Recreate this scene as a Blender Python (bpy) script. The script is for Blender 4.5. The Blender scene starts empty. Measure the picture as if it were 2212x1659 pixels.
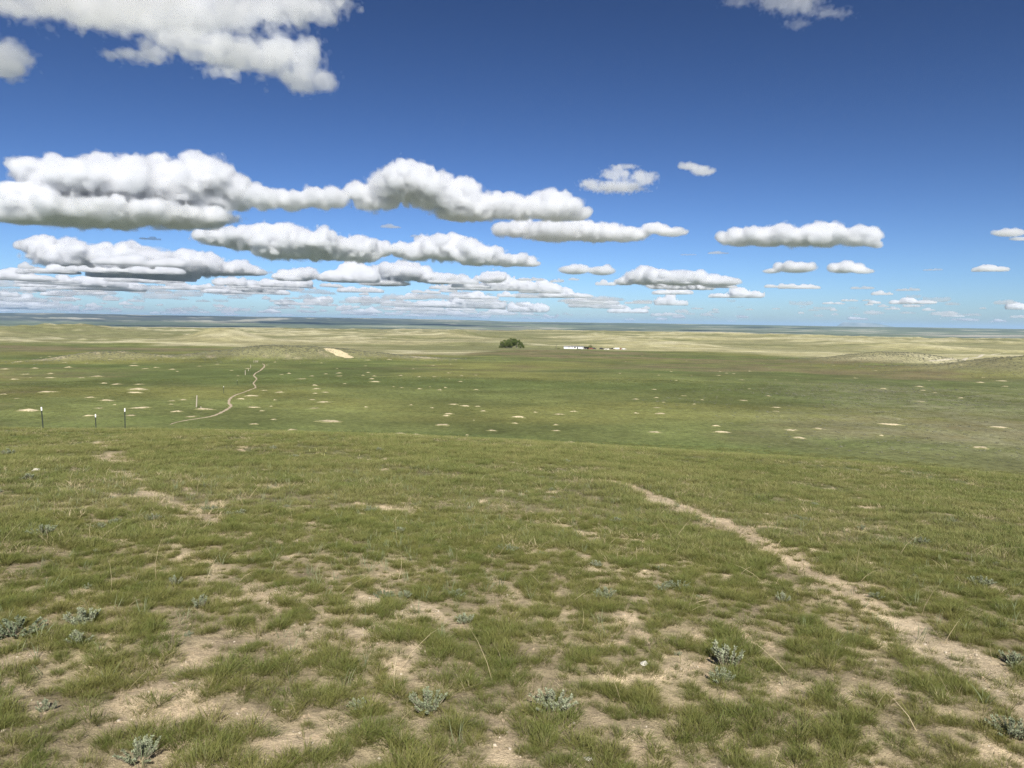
import bpy, bmesh, math, random, time
import numpy as np
import openvdb
from mathutils import Vector, Matrix

T0 = time.time()
rng = np.random.default_rng(11)
random.seed(5)
scene = bpy.context.scene
R = math.radians

# ------------------------------------------------------------------ camera
EYE = 1.62
W3, H3 = 2212.0, 1659.0           # the measuring frame used by at() below
FPX = 1579.0                      # focal length in that frame
PITCH, ROLL = R(4.80), R(0.70)
cam_data = bpy.data.cameras.new('camera')
cam = bpy.data.objects.new('camera', cam_data)
scene.collection.objects.link(cam)
scene.camera = cam
cam_data.sensor_width = 36.0
cam_data.lens = 36.0 * FPX / W3
cam_data.clip_start = 0.05
cam_data.clip_end = 500000.0
cam.location = (0, 0, EYE)
CAM_ROT = Matrix.Rotation(R(90) - PITCH, 3, 'X') @ Matrix.Rotation(ROLL, 3, 'Z')
cam.rotation_euler = CAM_ROT.to_euler()

def ray(u, v):
    d = CAM_ROT @ Vector(((u - W3 / 2) / FPX, -(v - H3 / 2) / FPX, -1.0))
    return np.array(d)

# ------------------------------------------------------------------ world, sun, exposure
SUN_EL, SUN_AZ = R(42.0), R(170.0)      # azimuth clockwise from +Y (the view direction)
world = bpy.data.worlds.new('World')
scene.world = world
world.use_nodes = True
wn = world.node_tree
wn.nodes.clear()
sky = wn.nodes.new('ShaderNodeTexSky')
sky.sky_type = 'NISHITA'
sky.sun_disc = False
sky.sun_elevation = SUN_EL
sky.sun_rotation = SUN_AZ
sky.altitude = 1400.0
sky.air_density = 0.7
sky.dust_density = 1.9
sky.ozone_density = 2.2
bg = wn.nodes.new('ShaderNodeBackground')
bg.inputs['Strength'].default_value = 0.097
wo = wn.nodes.new('ShaderNodeOutputWorld')
sc1 = wn.nodes.new('ShaderNodeVectorMath'); sc1.operation = 'SCALE'; sc1.inputs['Scale'].default_value = 0.1
gam = wn.nodes.new('ShaderNodeGamma'); gam.inputs['Gamma'].default_value = 1.6
sc2 = wn.nodes.new('ShaderNodeVectorMath'); sc2.operation = 'SCALE'; sc2.inputs['Scale'].default_value = 10.0
wn.links.new(sky.outputs[0], sc1.inputs[0]); wn.links.new(sc1.outputs[0], gam.inputs['Color'])
wn.links.new(gam.outputs[0], sc2.inputs[0]); wn.links.new(sc2.outputs[0], bg.inputs['Color'])
wn.links.new(bg.outputs[0], wo.inputs['Surface'])

sun_data = bpy.data.lights.new('sun', 'SUN')
sun_data.energy = 5.0
sun_data.angle = R(0.53)
sun_data.color = (1.0, 0.95, 0.87)
sun = bpy.data.objects.new('sun', sun_data)
scene.collection.objects.link(sun)
SUN_DIR = Vector((math.cos(SUN_EL) * math.sin(SUN_AZ), math.cos(SUN_EL) * math.cos(SUN_AZ), math.sin(SUN_EL)))
sun.rotation_euler = SUN_DIR.to_track_quat('Z', 'Y').to_euler()
sun.location = (0, -20, 60)

scene.view_settings.view_transform = 'Standard'
scene.view_settings.look = 'None'
scene.view_settings.exposure = 0.64
scene.view_settings.gamma = 1.0
scene.view_settings.use_curve_mapping = False
cy = scene.cycles
scene.render.engine = 'CYCLES'
cy.use_denoising = True
cy.denoiser = 'OPENIMAGEDENOISE'
cy.denoising_prefilter = 'NONE'
cy.use_adaptive_sampling = True
cy.adaptive_threshold = 0.012
cy.max_bounces = 14
cy.diffuse_bounces = 2
cy.glossy_bounces = 2
cy.transmission_bounces = 4
cy.transparent_max_bounces = 24
cy.volume_bounces = 12
cy.caustics_reflective = False
cy.caustics_refractive = False
cy.sample_clamp_indirect = 8.0

# ------------------------------------------------------------------ small helpers
def link(o, parent=None):
    scene.collection.objects.link(o)
    if parent is not None:
        o.parent = parent
    return o

def tag(o, label=None, cat=None, group=None, kind=None):
    if label: o['label'] = label
    if cat: o['category'] = cat
    if group: o['group'] = group
    if kind: o['kind'] = kind
    return o

def mesh_np(name, verts, faces, mat=None, smooth=False):
    """verts (n,3), faces (m,k) with k constant"""
    me = bpy.data.meshes.new(name)
    verts = np.ascontiguousarray(verts, dtype=np.float32)
    faces = np.ascontiguousarray(faces, dtype=np.int32)
    m, k = faces.shape
    me.vertices.add(len(verts)); me.vertices.foreach_set('co', verts.ravel())
    me.loops.add(m * k); me.loops.foreach_set('vertex_index', faces.ravel())
    me.polygons.add(m)
    me.polygons.foreach_set('loop_start', np.arange(0, m * k, k, dtype=np.int32))
    if smooth:
        me.polygons.foreach_set('use_smooth', np.ones(m, dtype=bool))
    me.update(calc_edges=True)
    if mat: me.materials.append(mat)
    return me

def empty(name, loc=(0, 0, 0), rz=0.0, parent=None):
    o = bpy.data.objects.new(name, None)
    o.empty_display_size = 0.2
    o.location = loc; o.rotation_euler = (0, 0, rz)
    return link(o, parent)

def copy_tree(o, parent=None):
    c = o.copy(); scene.collection.objects.link(c); c.parent = parent
    for ch in list(o.children):
        copy_tree(ch, c)
    return c

class MB:
    """collects shapes; build() links them as one mesh object"""
    def __init__(s): s.v = []; s.f = []
    def box(s, x0, x1, y0, y1, z0, z1):
        b = len(s.v)
        s.v += [(x0,y0,z0),(x1,y0,z0),(x1,y1,z0),(x0,y1,z0),(x0,y0,z1),(x1,y0,z1),(x1,y1,z1),(x0,y1,z1)]
        s.f += [[b+i for i in q] for q in ((0,3,2,1),(4,5,6,7),(0,1,5,4),(1,2,6,5),(2,3,7,6),(3,0,4,7))]
        return s
    def prism(s, prof, axis, a, b):
        """profile of (p,q) pairs extruded along axis 'x' or 'y' from a to b"""
        n = len(prof); k = len(s.v)
        for t in (a, b):
            for p, q in prof:
                s.v.append((t, p, q) if axis == 'x' else (p, t, q))
        s.f.append([k + i for i in range(n)]); s.f.append([k + n + i for i in reversed(range(n))])
        for i in range(n):
            j = (i + 1) % n
            s.f.append([k + j, k + i, k + n + i, k + n + j])
        return s
    def tube(s, pts, rads, n=6, cap=True):
        k = len(s.v)
        pts = [Vector(p) for p in pts]
        for i, p in enumerate(pts):
            d = (pts[min(i + 1, len(pts) - 1)] - pts[max(i - 1, 0)]).normalized()
            a = d.orthogonal().normalized(); b = d.cross(a)
            for j in range(n):
                t = 2 * math.pi * j / n
                s.v.append(tuple(p + (a * math.cos(t) + b * math.sin(t)) * rads[i]))
        for i in range(len(pts) - 1):
            for j in range(n):
                s.f.append([k+i*n+j, k+i*n+(j+1)%n, k+(i+1)*n+(j+1)%n, k+(i+1)*n+j])
        if cap:
            s.f.append([k + j for j in reversed(range(n))])
            s.f.append([k + (len(pts)-1)*n + j for j in range(n)])
        return s
    def build(s, name, mat, parent=None, smooth=False, bevel=0.0):
        me = bpy.data.meshes.new(name)
        me.from_pydata(s.v, [], s.f)
        bm = bmesh.new(); bm.from_mesh(me)
        bmesh.ops.recalc_face_normals(bm, faces=bm.faces)
        if bevel > 0:
            bmesh.ops.bevel(bm, geom=list(bm.edges), offset=bevel, segments=2, affect='EDGES', profile=0.6)
        bm.to_mesh(me); bm.free()
        if smooth:
            for p in me.polygons: p.use_smooth = True
        me.materials.append(mat)
        o = bpy.data.objects.new(name, me)
        return link(o, parent)

# ---- noise in numpy
def _fade(t): return t * t * t * (t * (t * 6 - 15) + 10)
_PERM = rng.permutation(4096).astype(np.int64)
_VAL = rng.random(4096) * 2 - 1
def vnoise(x, y, seed=0):
    """value noise in [-1,1] at scattered points, unit lattice"""
    xi = np.floor(x).astype(np.int64); yi = np.floor(y).astype(np.int64)
    fx = _fade(x - xi); fy = _fade(y - yi)
    def h(a, b): return _VAL[_PERM[(_PERM[(a + seed * 131) & 4095] + b) & 4095]]
    return ((h(xi, yi) * (1 - fx) + h(xi + 1, yi) * fx) * (1 - fy)
            + (h(xi, yi + 1) * (1 - fx) + h(xi + 1, yi + 1) * fx) * fy)
def fbm(x, y, wl, octaves=4, gain=0.5, seed=0):
    a = 1.0; s = 0.0; t = 0.0
    for i in range(octaves):
        s = s + a * vnoise(x / wl + 17.3 * i, y / wl - 9.1 * i, seed + i); t += a
        wl = wl * 0.5; a *= gain
    return s / t
def smooth(a, b, x):
    t = np.clip((x - a) / (b - a), 0, 1); return t * t * (3 - 2 * t)

def lattice_noise(shape, voxel, wl, r):
    """value noise on a regular grid by separable interpolation of a random lattice"""
    mats = []; dims = []
    for n in shape:
        p = np.arange(n) * voxel / wl + r.random()
        i = np.floor(p).astype(int); f = _fade(p - i)
        m = np.zeros((n, i.max() + 2), dtype=np.float32)
        m[np.arange(n), i] = 1 - f; m[np.arange(n), i + 1] = f
        mats.append(m); dims.append(m.shape[1])
    L = (r.random(dims) * 2 - 1).astype(np.float32)
    L = np.tensordot(mats[0], L, (1, 0))
    L = np.einsum('yj,xjk->xyk', mats[1], L, optimize=True)
    return np.einsum('zk,xyk->xyz', mats[2], L, optimize=True)

# ---- node helper
def material(name):
    m = bpy.data.materials.new(name); m.use_nodes = True
    nt = m.node_tree; nt.nodes.clear()
    out = nt.nodes.new('ShaderNodeOutputMaterial')
    return m, nt, out
def simple(name, col, rough=0.7, metal=0.0, var=0.12, scale=6.0, bump=0.0, spec=0.3):
    """a plain surface with a little procedural unevenness"""
    m, nt, out = material(name)
    N = nt.nodes.new; L = nt.links.new
    tc = N('ShaderNodeTexCoord')
    n = N('ShaderNodeTexNoise'); n.inputs['Scale'].default_value = scale; n.inputs['Detail'].default_value = 5
    L(tc.outputs['Object'], n.inputs['Vector'])
    mix = N('ShaderNodeMix'); mix.data_type = 'RGBA'
    c = np.array(col)
    mix.inputs['A'].default_value = (*np.clip(c * (1 - var), 0, 1), 1); mix.inputs['B'].default_value = (*np.clip(c * (1 + var), 0, 1), 1)
    L(n.outputs['Fac'], mix.inputs['Factor'])
    p = N('ShaderNodeBsdfPrincipled'); p.inputs['Roughness'].default_value = rough; p.inputs['Metallic'].default_value = metal
    p.inputs['Specular IOR Level'].default_value = spec
    L(mix.outputs['Result'], p.inputs['Base Color'])
    if bump:
        b = N('ShaderNodeBump'); b.inputs['Strength'].default_value = bump; b.inputs['Distance'].default_value = 0.02
        L(n.outputs['Fac'], b.inputs['Height']); L(b.outputs[0], p.inputs['Normal'])
    L(p.outputs[0], out.inputs['Surface'])
    return m
# ------------------------------------------------------------------ the lie of the land
_RT = np.array([0, 60, 92, 150, 200, 300, 360, 500, 745, 1000, 1500, 2500, 3000, 4500, 6000, 9000, 12000, 15000, 18500, 24000, 40000, 90000.])
_ZT = np.array([-12.3, -12.6, -13, -14, -15, -17, -17.8, -20.3, -24.6, -25.6, -26.5, -28, -34, -74, -86, -90, -84, -50, -12, -60, -90, -90.])
_SKX = np.array([-900, 0, 150, 420, 600, 900, 1130, 1400, 1500, 1900, 2400, 3000, 4000.]) / 3000 * W3
_SKH = np.array([7, 8, 10, 8.5, 8.5, 8, 8, 5, 3, 2.4, .8, -.6, 0]) / 2142.0
_SKAZ = np.arctan2((_SKX - W3 / 2) / FPX, 1.0)
def u_az(u): return math.atan2((u - W3 / 2) / FPX, 1.0)

HUMPS = [  # azimuth from u, distance, rise, half width across (m), half depth (m)
    (600, 395, 3.0, 42, 20), (690, 392, 2.6, 40, 20), (510, 400, 2.2, 34, 20), (800, 400, 1.6, 40, 22),
    (255, 392, 3.0, 18, 18), (180, 392, 2.2, 20, 18),
    (476, 1000, 11.0, 34, 60), (470, 1010, 4.0, 70, 80), (345, 1120, 7.5, 90, 90), (60, 1500, 10, 150, 140), (190, 1650, 11, 110, 150), (610, 1700, 8, 160, 160),
    (770, 1500, 6, 90, 150), (990, 1350, 7, 40, 80), (960, 1400, 6, 60, 90), (1050, 1450, 5, 120, 140), (1500, 2200, 5, 260, 250), (1300, 2300, 4, 300, 250),
    (1900, 525, 5.0, 36, 40), (1985, 540, 3.0, 32, 40), (2330, 400, 8.0, 55, 40), (2260, 420, 2.6, 30, 30), (1750, 700, 2.0, 120, 60),
    (1200, 560, 2.2, 90, 70),
]
_HA = np.array([[math.sin(u_az(u)) * d, math.cos(u_az(u)) * d, dz, w, dp, u_az(u)] for u, d, dz, w, dp in HUMPS])

def ridge(x, y):
    return (1 - np.abs(fbm(x * .8, y * 1.25, 330, 4, .5, seed=12)) * 2.2) ** 2 - .45

def height(x, y, micro=True):
    x = np.asarray(x, dtype=np.float64); y = np.asarray(y, dtype=np.float64)
    r = np.hypot(x, y); az = np.arctan2(x, y)
    # the hill the camera stands on
    yy = np.where(y > 0, y, y * 0.55)
    zn = -(0.095 * yy + np.where(x > 0, 0.043, 0.030) * x)
    zn = zn - 0.0048 * np.maximum(0, r - 24.0) ** 2 * (y > -1e9)
    zn = zn + 0.10 * vnoise(x / 7.0, y / 7.0, 3) * smooth(4, 12, r) + 0.16 * vnoise(x / 17.0 + 5, y / 17.0, 4) * smooth(8, 25, r)
    zv = np.interp(r, _RT, _ZT)
    back = smooth(0.2, -0.6, np.cos(az))
    zv = zv + back * 9.0 * smooth(20, 200, r) * (1 - smooth(900, 3000, r))
    k = 3.0
    h = np.clip(0.5 + 0.5 * (zn - zv) / k, 0, 1)
    z = zv * (1 - h) + zn * h + k * h * (1 - h) - 0.25
    z = z + 0.25 * smooth(30, 12, r)
    # valley and plain undulation
    z = z + 0.5 * fbm(x, y, 60, 2, seed=7) * smooth(70, 130, r) * (1 - smooth(700, 1200, r))
    z = z + 4.5 * fbm(x, y, 420, 4, seed=9) * smooth(480, 1100, r) * (1 - smooth(4000, 8000, r))
    z = z + 6.5 * ridge(x, y) * smooth(620, 1100, r) * (1 - smooth(2600, 4200, r))
    z = z + 28 * fbm(x, y, 1900, 5, .55, seed=15) * smooth(5000, 9000, r)
    # the rim that makes the skyline
    rim = np.interp(az, _SKAZ, _SKH) * 18000 + EYE
    w = np.exp(-((r - 18000) / 2900.0) ** 2)
    z = z * (1 - w) + w * (rim + 6 * fbm(x, y, 1500, 3, seed=21))
    # flat-topped mesa far off
    a0, a1 = u_az(1795), u_az(1965)
    m = smooth(a0, a0 + .012, az) * smooth(a1, a1 - .05, az) * smooth(53000, 56000, r) * smooth(66000, 62000, r)
    z = z + m * (380 + 18 * vnoise(az * 160, r / 9000, 31))
    for hx, hy, dz, wd, dp, ha in _HA:
        dx = x - hx; dy = y - hy
        c, s = math.cos(ha), math.sin(ha)
        p = (dx * c - dy * s) / wd; q = (dx * s + dy * c) / dp
        z = z + dz * np.exp(-(p * p + q * q)) * (1 + 0.12 * vnoise(x / 14, y / 14, 40))
    if micro:
        f = smooth(40, 8, r)
        z = z + f * (0.034 * fbm(x, y, 0.75, 3, seed=50) + 0.014 * fbm(x, y, 0.16, 3, 0.65, seed=55))
    return z

# sight line -> ground
_TT = np.concatenate([[0.5], np.geomspace(1.0, 80000, 2600)])
def ground_at(u, v):
    d = ray(u, v); d = d / np.hypot(d[0], d[1])
    x = d[0] * _TT; y = d[1] * _TT; zr = EYE + d[2] * _TT
    g = height(x, y, False)
    i = int(np.argmax(zr < g))
    if i == 0: i = len(_TT) - 1
    t0, t1 = _TT[i - 1], _TT[i]
    for _ in range(12):
        t = 0.5 * (t0 + t1)
        if EYE + d[2] * t < float(height(d[0] * t, d[1] * t, False)): t1 = t
        else: t0 = t
    return np.array([d[0] * t, d[1] * t, float(height(d[0] * t, d[1] * t, False))]), t
def hz(x, y): return float(height(x, y))

# trails, as seen
TRAIL_NEAR = [(1325,1040,40),(1390,1064,72),(1470,1097,84),(1540,1122,88),(1600,1150,86),(1660,1182,88),(1740,1222,88),(1800,1262,82),(1880,1312,98),(1960,1352,112),(2040,1400,130),(2130,1452,155),(2230,1520,180)]
TRAIL_LEFT = [(215,955,50),(245,985,110),(275,1015,85),(300,1050,70),(350,1080,70),(420,1105,90),(480,1130,50)]
def to_world(poly):
    out = []
    for u, v, w in poly:
        p, t = ground_at(u, v)
        out.append((p[0], p[1], w / FPX * t * 0.5))
    return np.array(out)
TW_NEAR = to_world(TRAIL_NEAR); TW_LEFT = to_world(TRAIL_LEFT)
def poly_mask(x, y, P):
    """1 on the middle line, 0 at its edge and beyond"""
    best = np.zeros_like(x)
    for (ax_, ay, aw), (bx, by, bw) in zip(P[:-1], P[1:]):
        dx, dy = bx - ax_, by - ay; L2 = dx * dx + dy * dy + 1e-9
        t = np.clip(((x - ax_) * dx + (y - ay) * dy) / L2, 0, 1)
        d = np.hypot(x - ax_ - t * dx, y - ay - t * dy)
        best = np.maximum(best, 1 - d / (aw + t * (bw - aw)))
    return np.clip(best, 0, 1)

def bare_mask(x, y):
    """how bare the soil of the near hill is: 0 grassy .. 1 bare"""
    r = np.hypot(x, y)
    n = fbm(x, y, 0.21, 3, 0.6, seed=60) + 0.34 * fbm(x, y, 0.85, 2, seed=64)
    thr = np.interp(r, [1.5, 4, 7, 12, 20, 30], [0.13, 0.22, 0.34, 0.46, 0.54, 0.60])
    thr = thr + 0.12 * smooth(-.3, .5, np.arctan2(x, y)) * smooth(9, 4, r)
    b = smooth(-0.14, 0.14, n - thr)
    wob = 0.28 * fbm(x, y, 0.5, 3, seed=68)
    pm = poly_mask(x, y, TW_NEAR)
    t = smooth(0.06, 0.30, pm + wob * .8) * smooth(0.75, 0.1, vnoise(x / .35, y / .35, 71) - .7 * pm)
    t2 = .9 * smooth(0.05, 0.6, poly_mask(x, y, TW_LEFT) + 2.0 * wob) * smooth(0.5, -.4, vnoise(x / .6, y / .6, 72))
    return np.clip(np.maximum(b, np.maximum(t, t2)), 0, 1) * smooth(60, 38, r)

def lerp3(a, b, t): return a * (1 - t[:, None]) + np.array(b) * t[:, None]

def albedo(x, y, z):
    r = np.hypot(x, y); az = np.arctan2(x, y)
    u = np.tan(np.clip(az, -1.3, 1.3)) * FPX + W3 / 2
    one = np.ones_like(r)
    n1 = fbm(x, y, 55, 4, seed=80); n2 = fbm(x, y, 16, 4, seed=84); n3 = fbm(x, y, 190, 3, seed=88)
    ns = fbm(x, y * 2.2, 90, 4, seed=91)
    # valley: short green grass, yellower and browner in places
    c = np.array([.116, .132, .046])[None, :] * (1 + 0.30 * n2[:, None] + .22 * n1[:, None])
    c = lerp3(c, (.175, .17, .055), .55 * smooth(.0, .4, ns))
    c = lerp3(c, (.165, .135, .078), .75 * smooth(.05, .45, n3 - .3 * n2))
    c = lerp3(c, (.085, .112, .036), .65 * smooth(.05, .45, -ns))
    # grey-green sage flat to the right, and sage on the dune humps
    sg = smooth(1450, 2000, u + 160 * n1 + 120 * n2) * smooth(95, 120, r) * smooth(300, 200, r + 60 * n1)
    sg = np.maximum(sg, .55 * smooth(1900, 2300, u + 100 * n1) * smooth(90, 110, r) * smooth(420, 330, r))
    c = lerp3(c, (.185, .182, .108), .75 * sg * (.65 + .8 * np.clip(fbm(x, y, 3.0, 2, seed=87), -.6, .6)))
    hum = np.zeros_like(r)
    for hx, hy, dz, wd, dp, ha in _HA[[0, 1, 2, 3, 4, 5, 18, 19, 20, 21]]:
        dx = x - hx; dy = y - hy; cc, ss = math.cos(ha), math.sin(ha)
        hum = np.maximum(hum, np.exp(-.6 * (((dx * cc - dy * ss) / wd) ** 2 + ((dx * ss + dy * cc) / dp) ** 2)))
    hm = smooth(.30, .62, hum + .12 * n2)
    c = lerp3(c, (.215, .20, .115), .60 * hm)
    c = lerp3(c, (.36, .31, .21), hm * (u < 1300) * smooth(.22, .55, n2 + .3 * vnoise(x / 4, y / 4, 93)) * .8)
    # pale cured grass of the far range
    tan_r = np.interp(u, [-400, 0, 300, 620, 760, 1000, 1080, 1250, 1500, 1700, 2000, 2212, 2500], [900, 880, 820, 640, 460, 520, 640, 760, 700, 600, 480, 470, 460])
    tn = smooth(-45, 60, r - tan_r - 70 * n1 - 60 * ns)
    streak = fbm(x * .45, y * 1.5, 130, 5, .62, seed=97)
    tc = np.array([.255, .238, .126])[None, :] * (1 + .25 * streak[:, None]) * (1 + .22 * smooth(950, 1500, u))[:, None]
    tc = lerp3(tc, (.16, .165, .075), .9 * smooth(.0, .30, streak + .25 * n3 + 0.20 * smooth(900, 300, u) - .10 * smooth(1000, 1700, u)))
    tc = lerp3(tc, (.46, .43, .27), .75 * smooth(.08, .32, -streak))
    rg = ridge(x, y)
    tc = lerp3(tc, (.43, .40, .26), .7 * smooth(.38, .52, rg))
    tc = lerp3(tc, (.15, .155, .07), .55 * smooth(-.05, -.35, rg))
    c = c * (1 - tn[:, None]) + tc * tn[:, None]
    # the left green strip behind the humps
    # low country beyond: green plains with grey breaks
    fp = smooth(3000, 5000, r)
    q = fbm(x, y, 1800, 5, .6, seed=101); q2 = fbm(x, y, 700, 4, .6, seed=105)
    fc = np.array([.135, .158, .088])[None, :] * (1 + .45 * q2[:, None])
    fc = lerp3(fc, (.24, .225, .175), smooth(.05, .40, q) * .8)
    fc = lerp3(fc, (.36, .335, .265), smooth(.20, .42, q2 + .35 * q) * .7)
    fc = lerp3(fc, (.055, .075, .045), smooth(.10, .35, -q) * .7)
    fc = lerp3(fc, (.040, .048, .040), smooth(12800, 14500, r + 2500 * q2) * smooth(1250, 700, u + 300 * q) * .9 * smooth(.50, .22, q2 + .3 * q))  # far left hills darkened in the colour, standing in for cloud shadow
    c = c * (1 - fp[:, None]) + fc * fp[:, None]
    # the near hill: earth between the tufts
    c = c * (1 + .12 * smooth(190, 100, r))[:, None]
    nh = smooth(75, 50, r)
    g = lerp3(np.array([.150, .150, .070])[None, :] * (1 + .25 * fbm(x, y, 3.0, 3, seed=110)[:, None]), (.105, .135, .06), smooth(10, 26, r))
    soil = np.array([.53, .425, .28])[None, :] * (1 + .20 * fbm(x, y, .5, 4, seed=115)[:, None])
    soil = lerp3(soil, (.60, .50, .345), smooth(0, .5, fbm(x, y, 1.6, 2, seed=118)) * .6)
    litter = lerp3(np.array([.37, .305, .19])[None, :] * one[:, None], (.15, .14, .07), smooth(5, 14, r))
    b = bare_mask(x, y)
    nc = litter * (1 - b[:, None]) + soil * b[:, None]
    nc = nc * (1 - smooth(10, 30, r)[:, None] * (1 - b[:, None])) + g * (smooth(10, 30, r)[:, None] * (1 - b[:, None]))
    c = c * (1 - nh[:, None]) + nc * nh[:, None]
    return np.clip(c, .01, .9)

# ---- ground sheet
NA = 700
a_front = np.radians(np.linspace(-50, 50, NA))
a_back = np.radians(np.linspace(50, 310, 120))[1:-1]
AZ = np.concatenate([a_front, a_back]); nA = len(AZ)
RR = np.geomspace(1.15, 90000, 710); nR = len(RR)
ra, aa = np.meshgrid(RR, AZ, indexing='ij')
gx = (ra * np.sin(aa)).ravel(); gy = (ra * np.cos(aa)).ravel()
gz = height(gx, gy)
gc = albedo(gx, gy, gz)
idx = np.arange(nR * nA).reshape(nR, nA)
nxt = np.roll(idx, -1, axis=1)
q = np.stack([idx[:-1], nxt[:-1], nxt[1:], idx[1:]], -1).reshape(-1, 4)
q = q[:, ::-1]

def ground_material():
    m, nt, out = material('prairie_ground')
    N = nt.nodes.new; L = nt.links.new
    at = N('ShaderNodeAttribute'); at.attribute_name = 'albedo'
    geo = N('ShaderNodeNewGeometry')
    def noise(scale, detail, rough=.6):
        n = N('ShaderNodeTexNoise'); n.inputs['Scale'].default_value = scale; n.inputs['Detail'].default_value = detail; n.inputs['Roughness'].default_value = rough
        L(geo.outputs['Position'], n.inputs['Vector']); return n
    def remap(n, a, b, lo, hi):
        r_ = N('ShaderNodeMapRange'); r_.inputs['From Min'].default_value = a; r_.inputs['From Max'].default_value = b
        r_.inputs['To Min'].default_value = lo; r_.inputs['To Max'].default_value = hi
        L(n.outputs['Fac'], r_.inputs['Value']); return r_
    na, nb, ncc, nd = noise(1.3, 6, .7), noise(22, 5, .7), noise(160, 3, .7), noise(.05, 7, .78)
    ra_, rb, rc = remap(na, .3, .7, .58, 1.42), remap(nb, .3, .7, .70, 1.30), remap(ncc, .3, .7, .65, 1.35)
    m1 = N('ShaderNodeMath'); m1.operation = 'MULTIPLY'; L(ra_.outputs[0], m1.inputs[0]); L(rb.outputs[0], m1.inputs[1])
    m2 = N('ShaderNodeMath'); m2.operation = 'MULTIPLY'; L(m1.outputs[0], m2.inputs[0]); L(rc.outputs[0], m2.inputs[1])
    rd = remap(nd, .3, .7, .62, 1.38)
    m3 = N('ShaderNodeMath'); m3.operation = 'MULTIPLY'; L(m2.outputs[0], m3.inputs[0]); L(rd.outputs[0], m3.inputs[1])
    m2 = m3
    mul = N('ShaderNodeVectorMath'); mul.operation = 'SCALE'; L(at.outputs['Color'], mul.inputs[0]); L(m2.outputs[0], mul.inputs['Scale'])
    p = N('ShaderNodeBsdfPrincipled'); p.inputs['Roughness'].default_value = .95; p.inputs['Specular IOR Level'].default_value = .1
    L(mul.outputs[0], p.inputs['Base Color'])
    add = N('ShaderNodeMath'); add.operation = 'ADD'; L(nb.outputs['Fac'], add.inputs[0])
    h2 = N('ShaderNodeMath'); h2.operation = 'MULTIPLY'; h2.inputs[1].default_value = .35; L(ncc.outputs['Fac'], h2.inputs[0]); L(h2.outputs[0], add.inputs[1])
    bp = N('ShaderNodeBump'); bp.inputs['Strength'].default_value = 1.0; bp.inputs['Distance'].default_value = .022
    L(add.outputs[0], bp.inputs['Height']); L(bp.outputs[0], p.inputs['Normal'])
    L(p.outputs[0], out.inputs['Surface'])
    return m
M_GROUND = ground_material()
def set_albedo(me, c):
    a = me.color_attributes.new('albedo', 'FLOAT_COLOR', 'POINT')
    a.data.foreach_set('color', np.concatenate([c, np.ones((len(c), 1))], 1).astype(np.float32).ravel())

me = mesh_np('ground', np.stack([gx, gy, gz], -1), q, M_GROUND, smooth=True)
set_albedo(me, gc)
ground = link(bpy.data.objects.new('ground', me))
tag(ground, 'rolling prairie ground running from the near hill to the far skyline', kind='structure')
# the small disc under the camera
k_ = idx[0]
cv = np.concatenate([[[0, 0, hz(0, 0)]], np.stack([gx, gy, gz], -1)[k_]])
cf = np.stack([np.zeros(nA, int), 1 + (np.arange(nA) + 1) % nA, 1 + np.arange(nA)], -1)
me = mesh_np('ground_underfoot', cv, cf, M_GROUND, smooth=True)
set_albedo(me, albedo(cv[:, 0] + 1e-3, cv[:, 1], cv[:, 2]))
tag(link(bpy.data.objects.new('ground_underfoot', me)), 'patch of bare ground right at the viewpoint', kind='structure')
print('terrain', time.time() - T0)
# ------------------------------------------------------------------ haze
def haze_box():
    m, nt, out = material('haze_air')
    v = nt.nodes.new('ShaderNodeVolumePrincipled')
    v.inputs['Color'].default_value = (.46, .69, 1.0, 1)
    v.inputs['Density'].default_value = 2.0e-5
    v.inputs['Anisotropy'].default_value = 0.0
    nt.links.new(v.outputs[0], out.inputs['Volume'])
    zlo = float(gz.min()) - 1.0; zhi = float(gz.max()) + 6.0
    B = 92000.0
    b = MB().box(-B, B, -B, B, zlo, zhi)
    o = b.build('haze', m)
    tag(o, 'thin blue haze filling the air over the plains', kind='stuff')
haze_box()
# ------------------------------------------------------------------ clouds
def cloud_material(name, density, aniso=0.35):
    m, nt, out = material(name)
    v = nt.nodes.new('ShaderNodeVolumePrincipled')
    v.inputs['Color'].default_value = (.955, .962, .976, 1)
    v.inputs['Density'].default_value = density
    v.inputs['Anisotropy'].default_value = aniso
    nt.links.new(v.outputs[0], out.inputs['Volume'])
    return m
CLOUD_Z = 900.0
M_VEIL = cloud_material('cloud_veil_vapour', 0.0026)
M_BODY = cloud_material('cloud_body_vapour', 0.014)
M_CORE = cloud_material('cloud_core_vapour', 0.022)

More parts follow.
